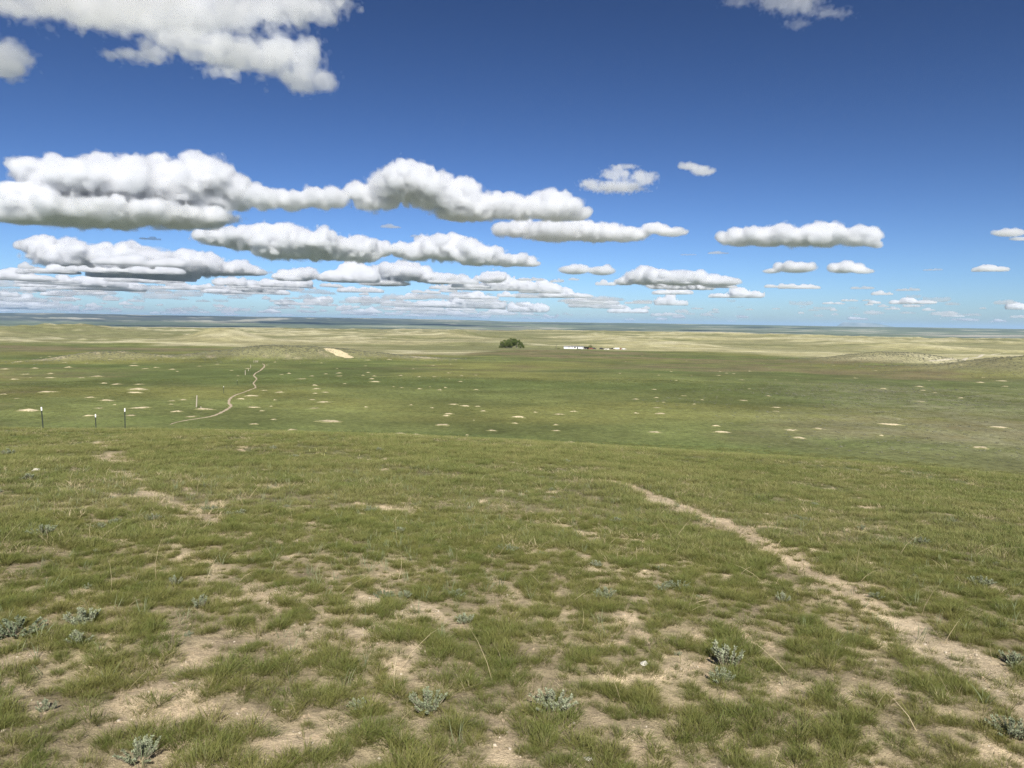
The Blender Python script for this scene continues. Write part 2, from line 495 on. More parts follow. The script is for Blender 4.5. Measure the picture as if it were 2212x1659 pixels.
def cloud_mesh(name, blobs, voxel, seed, base=None, rough=0.5, wisp=0.0, levels=(0.0,)):
    """blobs: (x,y,z,rx,ry,rz). A union of swellings, broken up by billowy noise, cut flat at the base."""
    r = np.random.default_rng(seed)
    b = np.array(blobs, dtype=np.float64)
    lo = (b[:, :3] - b[:, 3:] * 1.35).min(0); hi = (b[:, :3] + b[:, 3:] * 1.35).max(0)
    if base is not None: lo[2] = base - 3 * voxel
    n = np.ceil((hi - lo) / voxel).astype(int) + 3
    lo = lo - voxel
    ax = [lo[i] + np.arange(n[i]) * voxel for i in range(3)]
    f = np.full(n, -3.0, dtype=np.float32)
    for x, y, z, rx, ry, rz in b:
        dx = ((ax[0] - x) / rx) ** 2; dy = ((ax[1] - y) / ry) ** 2; dz = ((ax[2] - z) / rz) ** 2
        d = 1.0 - np.sqrt(dx[:, None, None] + dy[None, :, None] + dz[None, None, :]).astype(np.float32)
        # smooth maximum
        k = 0.10
        h = np.clip(0.5 + 0.5 * (d - f) / k, 0, 1)
        f = f * (1 - h) + d * h + k * h * (1 - h)
    size = float(np.median(b[:, 5]))
    wl = size * 1.3; amp = 0.55 * rough
    nz = np.zeros(n, dtype=np.float32)
    while wl > voxel * 2.0:
        t = lattice_noise(n, voxel, wl, r)
        nz += amp * (1.6 * np.abs(t) - 0.42)           # billows: rounded outwards, creased inwards
        wl *= 0.5; amp *= 0.64
    f = f + nz
    wl = size * 0.9; amp = 0.20 * rough
    while wl > voxel * 2.0:                               # ragged, torn edges
        f = f + amp * lattice_noise(n, voxel, wl, r)
        wl *= 0.5; amp *= 0.72
    if wisp:
        f = f + wisp * lattice_noise(n, voxel, size * 2.2, r)
    if base is not None:
        w = lattice_noise(n, voxel, size * 1.5, r) * 0.12 * size
        f = np.minimum(f, (ax[2][None, None, :] - base + w) / (0.45 * size) + 0.02)
    f[0] = f[-1] = -1; f[:, 0] = f[:, -1] = -1; f[:, :, 0] = f[:, :, -1] = -1
    out = []
    for i, lev in enumerate(levels):
        st = 2 if (i == 2) else 1      # the faint veil and the hidden core need less detail
        g = openvdb.FloatGrid(); ff = -f[::st, ::st, ::st] + lev
        if st == 2:
            ff = ff.copy(); ff[-1] = ff[:, -1] = 1
            ff[:, :, -1] = 1
        g.copyFromArray(np.ascontiguousarray(ff))
        pts, quads = g.convertToQuads(0.0)
        out.append((np.asarray(pts) * voxel * st + lo, np.asarray(quads, dtype=np.int32)))
    return out

def place_cloud(label, ell, seed, base_v=None, voxel_px=3.5, depth=0.8, mats=None, dist=None, rough=0.5, wisp=0.0, flat=True, puffs=9):
    """ell: (u,v,ru,rv) swellings as seen; the cloud stands at its real distance, where its base meets the common cloud base height"""
    us = np.mean([e[0] for e in ell])
    if dist is None:
        d = ray(us, base_v); d = d / np.hypot(d[0], d[1])
        dist = CLOUD_Z / d[2]
    blobs = []; rr = np.random.default_rng(seed + 77)
    for u, v, ru, rv in ell:
        d = ray(u, v); h = np.hypot(d[0], d[1]); d = d / h
        k = dist / (h * FPX)                    # metres per measuring pixel at that distance
        off = rr.uniform(-0.25, 0.25) * ru * k
        p = d * (dist + off)
        X, Y, Z = p[0], p[1], p[2] + EYE
        rx, ry, rz = ru * k, ru * k * depth, rv * k
        blobs.append((X, Y, Z, rx * .86, ry * .86, rz * .80))
        for q in range(puffs):                  # heads of cauliflower budding from the swelling
            a = rr.uniform(0, 2 * math.pi); e = math.asin(rr.uniform(-0.15, 1.0))
            s_ = rr.uniform(0.24, 0.66)
            rp = s_ * rz * rr.uniform(1.0, 1.3)
            blobs.append((X + math.cos(a) * math.cos(e) * rx * .82, Y + math.sin(a) * math.cos(e) * ry * .82, Z + math.sin(e) * rz * (.98 - .62 * s_),
                          rp * 1.25, rp * 1.25, rp))
    c = np.mean([bl[:3] for bl in blobs], axis=0)
    base = CLOUD_Z if flat else None
    k = dist / FPX
    lv = (-0.09, 0.03, 0.16) if mats is None else tuple(m_[0] for m_ in mats)
    ms = (M_VEIL, M_BODY, M_CORE) if mats is None else tuple(m_[1] for m_ in mats)
    shells = cloud_mesh(label, blobs, voxel_px * k, seed, base, rough, wisp, lv)
    org = np.array([c[0], c[1], shells[0][0][:, 2].min()])
    root = empty('cloud', org)
    for nm, (pts, quads), mt in zip(('veil', 'body', 'core'), shells, ms):
        if len(quads) < 20: continue
        link(bpy.data.objects.new(nm, mesh_np(nm, pts - org, quads, mt, smooth=True)), root)
    tag(root, label, 'cloud', 'cumulus clouds')
    return root

CLOUDS = [
 # label, base_v, seed, kwargs, swellings
 ('biggest billowing white cloud with a grey belly, over the dune ridges', 495, 1, {}, [(60,445,90,42),(150,392,110,48),(250,398,120,56),(360,402,110,50),(440,408,80,52),(200,460,200,32),(400,468,110,28),(50,462,90,28),(505,432,50,25)]),
 ('small puffy cloud string between the two tall clouds', 462, 2, {}, [(570,432,45,25),(630,434,50,24),(700,431,42,27)]),
 ('tall domed white cloud tapering down towards the lone grove', 478, 3, {}, [(800,428,50,35),(860,402,75,42),(930,412,80,44),(1000,432,60,34),(1010,462,80,18),(1100,450,70,30),(1190,450,68,32),(1240,462,38,18)]),
 ('long low cloud with a trailing tip beneath the tall domed cloud', 525, 4, {}, [(1120,495,50,22),(1200,500,90,25),(1290,502,80,24),(1350,507,60,18),(1410,494,30,14),(1450,502,40,11)]),
 ('broad ragged grey-white cloud below the small puffy string', 567, 5, dict(rough=.6), [(480,512,60,20),(560,518,90,30),(650,530,100,36),(740,540,80,28),(810,540,50,20)]),
 ('bright white cloud sloping down from a peaked top', 577, 6, {}, [(900,545,50,24),(960,538,60,32),(1030,552,70,26),(1100,563,60,15),(1140,570,32,8)]),
 ('long layered white cloud lying low over the shaded mesas', 600, 7, {}, [(90,532,55,20),(160,555,100,30),(280,565,120,34),(400,574,110,27),(490,582,70,18),(545,588,40,9)]),
 ('isolated long knobbly cloud in the clear blue half of sky', 538, 8, {}, [(1590,516,40,20),(1650,512,60,24),(1720,514,60,23),(1780,513,60,25),(1850,514,50,25),(1890,526,22,11)]),
 ('white ridged cloud above the white trailer home', 620, 9, {}, [(1400,598,60,20),(1470,601,70,19),(1550,608,55,13),(1350,609,28,9)]),
 ('smooth oval cloud just left of the white ridged cloud', 596, 10, {}, [(1240,583,40,12),(1300,585,35,12)]),
 ('pair of white puffs joined by a faint streak, above the far blue mesa', 592, 11, {}, [(1665,586,22,6),(1720,578,50,14),(1825,578,35,15),(1865,586,28,7)]),
 ('small domed cloud below the tail of the long layered cloud', 607, 12, {}, [(650,593,45,16),(615,600,30,8)]),
 ('lumpy double-decked cloud under the bright peaked cloud', 620, 13, {}, [(860,588,70,22),(950,602,60,14),(830,612,60,8),(1060,602,38,11)]),
 ('small cloud cut by the right edge of the sky', 520, 15, {}, [(2180,503,40,10),(2205,516,28,5)]),
]
for label, bv, seed, kw, ell in CLOUDS:
    place_cloud(label, ell, seed, bv, **kw)
# thin ragged scraps, higher and nearer
def thin_mats(d): return [(0.0, cloud_material('thin_veil_vapour', d * .45)), (0.16, cloud_material('thin_body_vapour', d)), (0.34, cloud_material('thin_core_vapour', d * 1.6))]
place_cloud('thin torn cloud with a blue hole in it', [(1330,404,70,12),(1325,378,32,14),(1275,397,30,10),(1388,388,24,20),(1350,360,34,5)], 21, dist=8200, mats=thin_mats(.004), flat=False, rough=.9, wisp=.25, voxel_px=1.9)
place_cloud('tiny smooth oval cloud alone in the blue', [(1490,360,30,9),(1520,371,26,12)], 22, dist=8000, mats=thin_mats(.006), flat=False, rough=.4, voxel_px=1.9)
place_cloud('huge ragged grey cloud hanging from the top of the sky', [(40,0,190,22),(210,14,200,36),(420,30,190,48),(640,16,125,34),(400,92,120,22),(520,118,120,34),(610,132,80,44),(665,178,60,26),(300,120,75,14),(480,160,50,12)], 23, dist=3300, mats=thin_mats(.0048), flat=False, rough=1.05, wisp=.42, voxel_px=4.2, depth=.55, puffs=14)
place_cloud('small bright cloud at the left edge below the huge ragged one', [(12,148,58,30),(-20,120,60,40)], 24, dist=3600, mats=thin_mats(.007), flat=False, rough=.7, voxel_px=3.5, depth=.6)
place_cloud('faint torn wisp at the top edge of the sky', [(1720,8,70,28),(1790,28,60,10),(1720,52,30,13),(1600,5,50,9)], 25, dist=3300, mats=thin_mats(.0022), flat=False, rough=1.1, wisp=.35, voxel_px=2.4, depth=.5)

# far rows of small clouds, crowding together towards the skyline
M_FAR = [cloud_material('far_cloud_vapour', .030), cloud_material('hazy_cloud_vapour', .016), cloud_material('faint_cloud_vapour', .008)]
FAR_ME = []
for i in range(10):
    r_ = np.random.default_rng(900 + i)
    bl = []
    nb = r_.integers(3, 7); x0 = 0.0
    for j in range(nb):
        w_ = r_.uniform(170, 380); h_ = r_.uniform(70, 150) * (1.25 if j == nb // 2 else .8)
        bl.append((x0, r_.uniform(-90, 90), h_ * .55, w_, w_ * .8, h_))
        for q_ in range(5):
            a_ = r_.uniform(0, 6.28); e_ = r_.uniform(0, 1.4); rp = h_ * r_.uniform(.3, .5)
            bl.append((x0 + math.cos(a_) * math.cos(e_) * w_ * .8, math.sin(a_) * math.cos(e_) * w_ * .65, h_ * .55 + math.sin(e_) * h_ * .75, rp * 1.3, rp * 1.3, rp))
        x0 += w_ * r_.uniform(.7, 1.2)
    (pts, quads), = cloud_mesh('far_cloud', bl, 26.0, 950 + i, 0.0, .55, .15)
    pts[:, 0] -= x0 / 2
    FAR_ME.append((pts, quads))
FAR_MESH = [[mesh_np('cloud', p_, q_, m_, smooth=True) for m_ in M_FAR] for p_, q_ in FAR_ME]
rc = np.random.default_rng(77)
nf = 0
while nf < 285:
    uc = rc.uniform(-60, 2270)
    dvc = 8 + 92 * rc.random() ** 1.7                      # height above the skyline, measuring pixels
    dens = np.interp(uc, [0, 500, 1000, 1300, 1700, 2212], [1, 1, .9, .62, .32, .16])
    if rc.random() > dens * np.interp(dvc, [8, 40, 75, 105], [1, .9, .5, .25]): continue
    big = rc.lognormal(0, .35)
    for q_ in range(int(rc.integers(1, 6))):               # they drift in straggling banks
        u_ = uc + rc.normal(0, 60) * big; dv = max(7, dvc + rc.normal(0, 5))
        d_ = ray(u_, 697 + (u_ - 1106) * .0122 - dv); d_ /= np.hypot(d_[0], d_[1])
        D_ = CLOUD_Z / d_[2]
        if D_ > 170000: continue
        i_ = rc.integers(0, 10)
        o = link(bpy.data.objects.new('cloud', FAR_MESH[i_][2 if dv < 22 else 1 if dv < 45 else 0]))
        o.location = (d_[0] * D_, d_[1] * D_, CLOUD_Z + rc.uniform(-20, 60))
        s_ = big * rc.lognormal(-.55, .45) * (D_ / 26000) ** .5 * (1.0 if u_ < 1500 else .75)
        o.scale = (s_ * rc.uniform(.55, 1.25), s_ * .8, s_ * rc.uniform(1.0, 1.9))
        o.rotation_euler = (0, 0, -math.atan2(d_[0], d_[1]) + rc.choice([0, math.pi]) + rc.normal(0, .3))
        tag(o, 'small flat-based cloud in the far rows low over the skyline', 'cloud', 'rows of far small clouds')
        nf += 1
# the faintest rows right above the skyline, too small and many to tell apart
bv, bf, k_ = [], [], 0
LOW = []
for i in range(5):
    r_ = np.random.default_rng(980 + i); bl = []
    x0 = 0.0
    for j in range(int(r_.integers(3, 6))):
        w_ = r_.uniform(160, 340); h_ = r_.uniform(70, 140); bl.append((x0, r_.uniform(-60, 60), h_ * .5, w_, w_ * .7, h_)); x0 += w_ * r_.uniform(.8, 1.3)
    (pts, quads), = cloud_mesh('low', bl, 55.0, 985 + i, 0.0, .8, .2); pts[:, 0] -= x0 / 2; LOW.append((pts, quads))
for i in range(330):
    u_ = rc.uniform(-80, 2290); dv = 5 + 62 * rc.random() ** 1.3
    if rc.random() > np.interp(u_, [0, 900, 1300, 1700, 2212], [1, 1, .75, .4, .2]): continue
    d_ = ray(u_, 697 + (u_ - 1106) * .0122 - dv); d_ /= np.hypot(d_[0], d_[1]); D_ = min(CLOUD_Z / d_[2], 180000)
    pts, quads = LOW[int(rc.integers(0, 5))]; s_ = rc.lognormal(-.75, .4) * (D_ / 26000) ** .55; az_ = math.atan2(d_[0], d_[1])
    q_ = pts * np.array([s_ * rc.uniform(.7, 1.4), s_ * .8, s_ * rc.uniform(.8, 1.6)]); c_, n_ = math.cos(-az_), math.sin(-az_)
    bv.append(np.stack([q_[:, 0] * c_ - q_[:, 1] * n_ + d_[0] * D_, q_[:, 0] * n_ + q_[:, 1] * c_ + d_[1] * D_, q_[:, 2] + CLOUD_Z + rc.uniform(-40, 40)], -1)); bf.append(quads + k_); k_ += len(pts)
o = link(bpy.data.objects.new('distant_clouds', mesh_np('distant_clouds', np.concatenate(bv), np.concatenate(bf), cloud_material('skyline_cloud_vapour', .006), smooth=True)))
tag(o, 'hazy rows of countless tiny clouds right above the skyline', kind='stuff')
# single scraps between the big clouds
for u_, v_, w_, lab in [(1490,545,34,'left of two faint scraps under the long low cloud'),(1555,542,44,'right of two faint scraps under the long low cloud'),(900,506,26,'tiny scrap above the bright peaked cloud'),(848,486,44,'faint scrap under the tall domed cloud'),
        (2018,578,34,'small dim puff alone at the clear end of the sky'),(2145,580,60,'flat dim streak near the right edge of the sky'),(1868,618,44,'thin streak below the pair of white puffs'),(1965,622,44,'thinner dim streak right of the one below the white puffs'),
        (1150,600,60,'low puff under the tip of the bright peaked cloud'),(1690,615,60,'three-lobed small cloud below the long knobbly cloud'),(330,512,40,'faint scrap below the biggest cloud'),(1230,637,120,'low white bank above the lone grove'),(1600,637,120,'low white bank above the plains right of the homestead'),
        (1040,640,90,'low white bank left of the lone grove'),(250,622,130,'low broken bank under the long layered cloud'),(60,600,120,'grey bank at the left edge under the long layered cloud'),(500,628,110,'low bank left of the small domed cloud')]:
    d_ = ray(u_, v_ + 6); d_ /= np.hypot(d_[0], d_[1]); D_ = CLOUD_Z / d_[2]
    i_ = rc.integers(0, 10); pw_ = np.ptp(FAR_ME[i_][0][:, 0])
    o = link(bpy.data.objects.new('cloud', FAR_MESH[i_][1 if w_ < 60 else 0])); o.location = (d_[0] * D_, d_[1] * D_, CLOUD_Z)
    s_ = w_ / FPX * D_ / pw_; o.scale = (s_, s_ * .9, s_ * rc.uniform(.9, 1.3)); o.rotation_euler = (0, 0, -math.atan2(d_[0], d_[1]))
    tag(o, lab, 'cloud', 'cumulus clouds')
print('clouds', time.time() - T0)
# ------------------------------------------------------------------ grasses and other ground cover
def blade_mat(name, root, tip, alt, trans=.30, var=.5, wl=1.4):
    m, nt, out = material(name)
    N = nt.nodes.new; L = nt.links.new
    tone = N('ShaderNodeAttribute'); tone.attribute_name = 'tone'
    oi = N('ShaderNodeObjectInfo')
    geo = N('ShaderNodeNewGeometry')
    nz = N('ShaderNodeTexNoise'); nz.inputs['Scale'].default_value = wl; nz.inputs['Detail'].default_value = 3
    L(geo.outputs['Position'], nz.inputs['Vector'])
    s = N('ShaderNodeMath'); s.operation = 'ADD'; L(oi.outputs['Random'], s.inputs[0]); L(nz.outputs['Fac'], s.inputs[1])
    rmp = N('ShaderNodeMapRange'); rmp.inputs['From Min'].default_value = .45; rmp.inputs['From Max'].default_value = 1.55; rmp.inputs['To Max'].default_value = var * 2
    L(s.outputs[0], rmp.inputs['Value'])
    tipmix = N('ShaderNodeMix'); tipmix.data_type = 'RGBA'; tipmix.inputs['A'].default_value = (*tip, 1); tipmix.inputs['B'].default_value = (*alt, 1)
    L(rmp.outputs[0], tipmix.inputs['Factor'])
    mix = N('ShaderNodeMix'); mix.data_type = 'RGBA'; mix.inputs['A'].default_value = (*root, 1)
    L(tone.outputs['Fac'], mix.inputs['Factor']); L(tipmix.outputs['Result'], mix.inputs['B'])
    p = N('ShaderNodeBsdfPrincipled'); p.inputs['Roughness'].default_value = .55; p.inputs['Specular IOR Level'].default_value = .25
    L(mix.outputs['Result'], p.inputs['Base Color'])
    t = N('ShaderNodeBsdfTranslucent'); L(mix.outputs['Result'], t.inputs['Color'])
    mx = N('ShaderNodeMixShader'); mx.inputs[0].default_value = trans
    L(p.outputs[0], mx.inputs[1]); L(t.outputs[0], mx.inputs[2]); L(mx.outputs[0], out.inputs['Surface'])
    return m

def blades(n, spread, hmin, hmax, width, lean, droop, seed, segs=2, root_bias=.6):
    """a tuft: n tapering blades that bow outwards; returns verts, tris, tone"""
    r = np.random.default_rng(seed)
    a = r.random(n) * 2 * math.pi; rad = spread * r.random(n) ** root_bias
    bx, by = rad * np.cos(a), rad * np.sin(a)
    H = r.uniform(hmin, hmax, n)
    dirn = a + r.normal(0, .7, n)
    ln = np.abs(r.normal(lean, lean * .5, n)); dr = np.abs(r.normal(droop, droop * .5, n))
    face = r.random(n) * 2 * math.pi
    V = []; T = []; F = []
    lv = np.linspace(0, 1, segs + 1)
    for i, t in enumerate(lv):
        off = (ln * t + dr * t * t) * H
        cx = bx + np.cos(dirn) * off; cyy = by + np.sin(dirn) * off
        cz = H * t * (1 - .25 * (ln + dr) * t) - .008
        if i < segs:
            w = width * (1 - .55 * t) * .5 * r.uniform(.7, 1.3, n)
            V.append(np.stack([cx - np.cos(face) * w, cyy - np.sin(face) * w, cz], -1))
            V.append(np.stack([cx + np.cos(face) * w, cyy + np.sin(face) * w, cz], -1))
            T += [np.full(n, t)] * 2
        else:
            V.append(np.stack([cx, cyy, cz], -1)); T.append(np.full(n, t))
    V = np.stack(V, 1).reshape(-1, 3); T = np.stack(T, 1).reshape(-1)
    k = 2 * segs + 1
    base = np.arange(n)[:, None] * k
    tri = []
    for i in range(segs - 1):
        tri += [[2*i, 2*i+1, 2*i+3], [2*i, 2*i+3, 2*i+2]]
    i = segs - 1
    tri.append([2*i, 2*i+1, 2*i+2])
    F = (base[:, None, :] + np.array(tri)[None]).reshape(-1, 3)
    return V, F, np.clip(T, 0, 1)

def proto(name, parts, mat):
    """parts: list of (V,F,T) -> unlinked prototype object"""
    vs, fs, ts = [], [], []; k = 0
    for V, F, T in parts:
        vs.append(V); fs.append(F + k); ts.append(T); k += len(V)
    me = mesh_np(name, np.concatenate(vs), np.concatenate(fs), mat, smooth=False)
    at_ = me.attributes.new('tone', 'FLOAT', 'POINT'); at_.data.foreach_set('value', np.concatenate(ts).astype(np.float32))
    return bpy.data.objects.new(name, me)

def scatter(name, label, protos, pts, rots, scales, idx):
    """one stuff object: copies of small tufts standing on points"""
    coll = bpy.data.collections.new(name + '_kinds')
    for o in protos: coll.objects.link(o)
    me = bpy.data.meshes.new(name)
    me.vertices.add(len(pts)); me.vertices.foreach_set('co', np.ascontiguousarray(pts, dtype=np.float32).ravel())
    a = me.attributes.new('turn', 'FLOAT_VECTOR', 'POINT'); a.data.foreach_set('vector', np.ascontiguousarray(rots, dtype=np.float32).ravel())
    a = me.attributes.new('size', 'FLOAT_VECTOR', 'POINT'); a.data.foreach_set('vector', np.ascontiguousarray(scales, dtype=np.float32).ravel())
    a = me.attributes.new('which', 'INT', 'POINT'); a.data.foreach_set('value', np.ascontiguousarray(idx, dtype=np.int32))
    o = link(bpy.data.objects.new(name, me))
    ng = bpy.data.node_groups.new(name + '_scatter', 'GeometryNodeTree')
    ng.interface.new_socket('Geometry', in_out='INPUT', socket_type='NodeSocketGeometry')
    ng.interface.new_socket('Geometry', in_out='OUTPUT', socket_type='NodeSocketGeometry')
    N = ng.nodes.new; L = ng.links.new
    gi, go = N('NodeGroupInput'), N('NodeGroupOutput')
    m2p = N('GeometryNodeMeshToPoints')
    iop = N('GeometryNodeInstanceOnPoints'); iop.inputs['Pick Instance'].default_value = True
    ci = N('GeometryNodeCollectionInfo'); ci.inputs['Collection'].default_value = coll; ci.inputs['Separate Children'].default_value = True; ci.inputs['Reset Children'].default_value = True
    def attr(n, t):
        x = N('GeometryNodeInputNamedAttribute'); x.data_type = t; x.inputs['Name'].default_value = n; return x
    tr, sz, wh = attr('turn', 'FLOAT_VECTOR'), attr('size', 'FLOAT_VECTOR'), attr('which', 'INT')
    e2r = N('FunctionNodeEulerToRotation'); L(tr.outputs['Attribute'], e2r.inputs[0])
    L(gi.outputs[0], m2p.inputs['Mesh']); L(m2p.outputs[0], iop.inputs['Points']); L(ci.outputs[0], iop.inputs['Instance'])
    L(wh.outputs['Attribute'], iop.inputs['Instance Index']); L(e2r.outputs[0], iop.inputs['Rotation']); L(sz.outputs['Attribute'], iop.inputs['Scale'])
    L(iop.outputs[0], go.inputs[0])
    md = o.modifiers.new('scatter', 'NODES'); md.node_group = ng
    tag(o, label, kind='stuff')
    return o

def sector(r0, r1, per_m2, half=58.0):
    n = int(R(half) * (r1 * r1 - r0 * r0) * per_m2)
    r = np.sqrt(rng.uniform(r0 * r0, r1 * r1, n)); a = rng.uniform(-R(half), R(half), n)
    return r * np.sin(a), r * np.cos(a)

M_GREEN = blade_mat('green_grass', (.12, .105, .04), (.128, .188, .034), (.28, .275, .080))
M_GREEN_FAR = blade_mat('hill_grass', (.12, .12, .042), (.150, .208, .046), (.330, .315, .115), var=.6, wl=.4)
M_WHEAT = blade_mat('blue_green_wheatgrass', (.22, .23, .13), (.215, .275, .150), (.30, .33, .18))
M_DRY = blade_mat('cured_grass', (.36, .29, .17), (.58, .50, .31), (.44, .36, .22), trans=.2)

FINE = [proto('fine_tuft', [blades(130, .045 + .012 * (i % 3), .035, .088, .0023, .45, .40, 200 + i, root_bias=.7), blades(22, .06, .03, .07, .0022, .9, .5, 240 + i)], M_GREEN) for i in range(8)]
DRYT = [proto('dry_tuft', [blades(16, .07, .012, .05, .0020, 1.3, .8, 300 + i)], M_DRY) for i in range(4)]
WHEAT = [proto('wheatgrass_shoot', [blades(6, .03, .07, .16, .0048, .16, .22, 320 + i, segs=3)], M_WHEAT) for i in range(5)]
STRAW = [proto('straw_stem', [blades(1 + i % 2, .01, .18, .34, .0034, .8, .35, 340 + i, segs=3)], M_DRY) for i in range(5)]
PATCH = [proto('hill_tuft', [blades(130, .17, .045, .125, .0048, .34, .36, 360 + i, root_bias=.5)], M_GREEN_FAR) for i in range(8)]
PATCH2 = [proto('brow_tuft', [blades(90, .42, .06, .15, .013, .32, .40, 380 + i, root_bias=.5)], M_GREEN_FAR) for i in range(6)]

def settle(x, y, extra=0.0):
    return np.stack([x, y, height(x, y) + extra], -1)
def turn(n, tilt=.12):
    return np.stack([rng.normal(0, tilt, n), rng.normal(0, tilt, n), rng.uniform(0, 2 * math.pi, n)], -1)

# near tufts
x, y = sector(.5, 9.5, 260)
b = bare_mask(x, y)
clump = fbm(x, y, .22, 2, seed=130)
keep = rng.random(len(x)) < np.clip((1 - b) * (0.95 + 0.9 * clump), 0.0, 1) * np.interp(np.hypot(x, y), [2, 5, 9.5], [.62, .8, .9])
keep |= (rng.random(len(x)) < .09)
x, y = x[keep], y[keep]
n = len(x); s_ = rng.uniform(.42, 1.05, n) * (1 + .45 * clump[keep])
scatter('near_grass', 'short fine green bunchgrass in tufts with bare soil between', FINE, settle(x, y), turn(n), np.stack([s_, s_, s_ * rng.uniform(.75, 1.15, n)], -1), rng.integers(0, len(FINE), n))
print('near tufts', n)
# single sprigs coming up through the bare ground
SPRIG = [proto('grass_sprig', [blades(9 + i, .035, .015, .055, .0022, .55, .4, 260 + i)], M_GREEN) for i in range(6)]
x, y = sector(.5, 13, 130); k = rng.random(len(x)) < .5 + .9 * fbm(x, y, .35, 2, seed=146); x, y = x[k], y[k]; n = len(x)
s_ = rng.uniform(.5, 1.25, n)
scatter('grass_sprigs', 'tiny sparse green sprigs coming up through bare soil and trail', SPRIG, settle(x, y), turn(n, .2), np.stack([s_, s_, s_], -1), rng.integers(0, 6, n))
# hill grass further down the slope
x1, y1 = sector(7.5, 20, 75); x2, y2 = sector(20, 40, 26)
def thin(x, y):
    k = rng.random(len(x)) < np.clip(1.06 - 1.05 * bare_mask(x, y), .0, 1) * np.clip(.80 + .8 * fbm(x, y, 1.1, 2, seed=134), .25, 1)
    return x[k], y[k]
x1, y1 = thin(x1, y1); x2, y2 = thin(x2, y2)
x, y = np.concatenate([x1, x2]), np.concatenate([y1, y2]); n = len(x)
s_ = rng.uniform(.6, 1.1, n) * (1 + .3 * fbm(x, y, 2.2, 2, seed=136)) * np.interp(np.hypot(x, y), [8.5, 14, 40], [.72, .95, 1.1])
scatter('hill_grass', 'green grass covering the near slope up to its brow', PATCH, settle(x, y), turn(n, .08), np.stack([s_, s_, s_ * rng.uniform(.7, 1.2, n)], -1), rng.integers(0, len(PATCH), n))
print('hill tufts', n)
DPATCH = [proto('cured_patch', [blades(46, .17, .03, .12, .0045, .5, .45, 460 + i, root_bias=.5)], M_DRY) for i in range(5)]
x, y = sector(7, 38, 9); k = rng.random(len(x)) < np.clip(.4 + 1.1 * fbm(x, y, 1.6, 3, seed=147), .05, 1); x, y = x[k], y[k]; n = len(x); s_ = rng.uniform(.5, 1.1, n)
scatter('cured_hill_grass', 'straw-coloured dead grass mixed through the green slope', DPATCH, settle(x, y), turn(n, .1), np.stack([s_, s_, s_ * .9], -1), rng.integers(0, 5, n))
x, y = sector(38, 92, 2.6); n = len(x); s_ = rng.uniform(.7, 1.2, n)
scatter('lower_slope_grass', 'green grass on the slope falling away behind the brow', PATCH2, settle(x, y), turn(n, .08), np.stack([s_ * 1.3, s_ * 1.3, s_ * .8], -1), rng.integers(0, len(PATCH2), n))
# cropped turf of the valley floor
M_TURF = blade_mat('valley_turf', (.09, .10, .035), (.105, .140, .038), (.20, .195, .07), wl=.25)
TURF = [proto('turf_tuft', [blades(46, .55, .025, .085, .035, .5, .4, 395 + i, root_bias=.5)], M_TURF) for i in range(5)]
x, y = sector(88, 235, .85); f = fbm(x, y, 9, 3, seed=138)
k = rng.random(len(x)) < np.clip(.55 + 1.2 * f, .1, 1); x, y = x[k], y[k]; n = len(x); s_ = rng.uniform(.7, 1.3, n) * np.interp(np.hypot(x, y), [88, 235], [.8, 1.5])
scatter('valley_turf', 'close-cropped green turf on the valley floor', TURF, settle(x, y, -.01), turn(n, .04), np.stack([s_, s_, s_ * .9], -1), rng.integers(0, 5, n))
print('turf', n)
# cured litter and short dead grass everywhere between
x, y = sector(.5, 12, 120)
k = rng.random(len(x)) < .30 + .35 * vnoise(x / .4, y / .4, 140); x, y = x[k], y[k]; n = len(x)
s_ = rng.uniform(.4, 1.0, n)
scatter('dead_grass', 'short cured straw-coloured grass and litter between the tufts', DRYT, settle(x, y), turn(n, .3), np.stack([s_, s_, s_ * .8], -1), rng.integers(0, len(DRYT), n))
# upright blue-green shoots
x, y = sector(1.6, 14, 16)
f = fbm(x, y, 1.7, 2, seed=144) + .35 * smooth(.2, -.6, np.arctan2(x, y))
k = rng.random(len(x)) < np.clip(.28 + 1.1 * f, .03, 1) * (1 - .6 * bare_mask(x, y)); x, y = x[k], y[k]; n = len(x)
s_ = rng.uniform(.55, 1.05, n)
scatter('wheatgrass', 'scattered upright blue-green wheatgrass shoots', WHEAT, settle(x, y), turn(n, .16), np.stack([s_, s_, s_], -1), rng.integers(0, len(WHEAT), n))
x, y = sector(1.6, 13, 3.5); n = len(x); s_ = rng.uniform(.6, 1.2, n)
t_ = turn(n, .2); t_[:, 0] += rng.uniform(-.9, .9, n)
scatter('straw_stems', 'long pale dry stems leaning out of the grass', STRAW, settle(x, y), t_, np.stack([s_, s_, s_], -1), rng.integers(0, len(STRAW), n))

# pebbles and clods on the bare soil
def pebble(seed):
    r = np.random.default_rng(seed)
    bm = bmesh.new(); bmesh.ops.create_icosphere(bm, subdivisions=1, radius=1.0)
    sx, sy, sz = r.uniform(.7, 1.3), r.uniform(.7, 1.2), r.uniform(.4, .8)
    for v in bm.verts:
        v.co *= r.uniform(.8, 1.15); v.co.x *= sx; v.co.y *= sy; v.co.z *= sz
    me = bpy.data.meshes.new('pebble'); bm.to_mesh(me); bm.free()
    me.materials.append(M_CLOD if seed % 4 else M_STONE)
    return bpy.data.objects.new('pebble', me)
M_CLOD = simple('dry_clod', (.40, .315, .21), .95, var=.2, scale=40, bump=.5)
M_STONE = simple('pale_pebble', (.46, .40, .31), .8, var=.25, scale=30, bump=.3)
PEB = [pebble(400 + i) for i in range(8)]
x, y = sector(.5, 9, 900)
b = bare_mask(x, y)
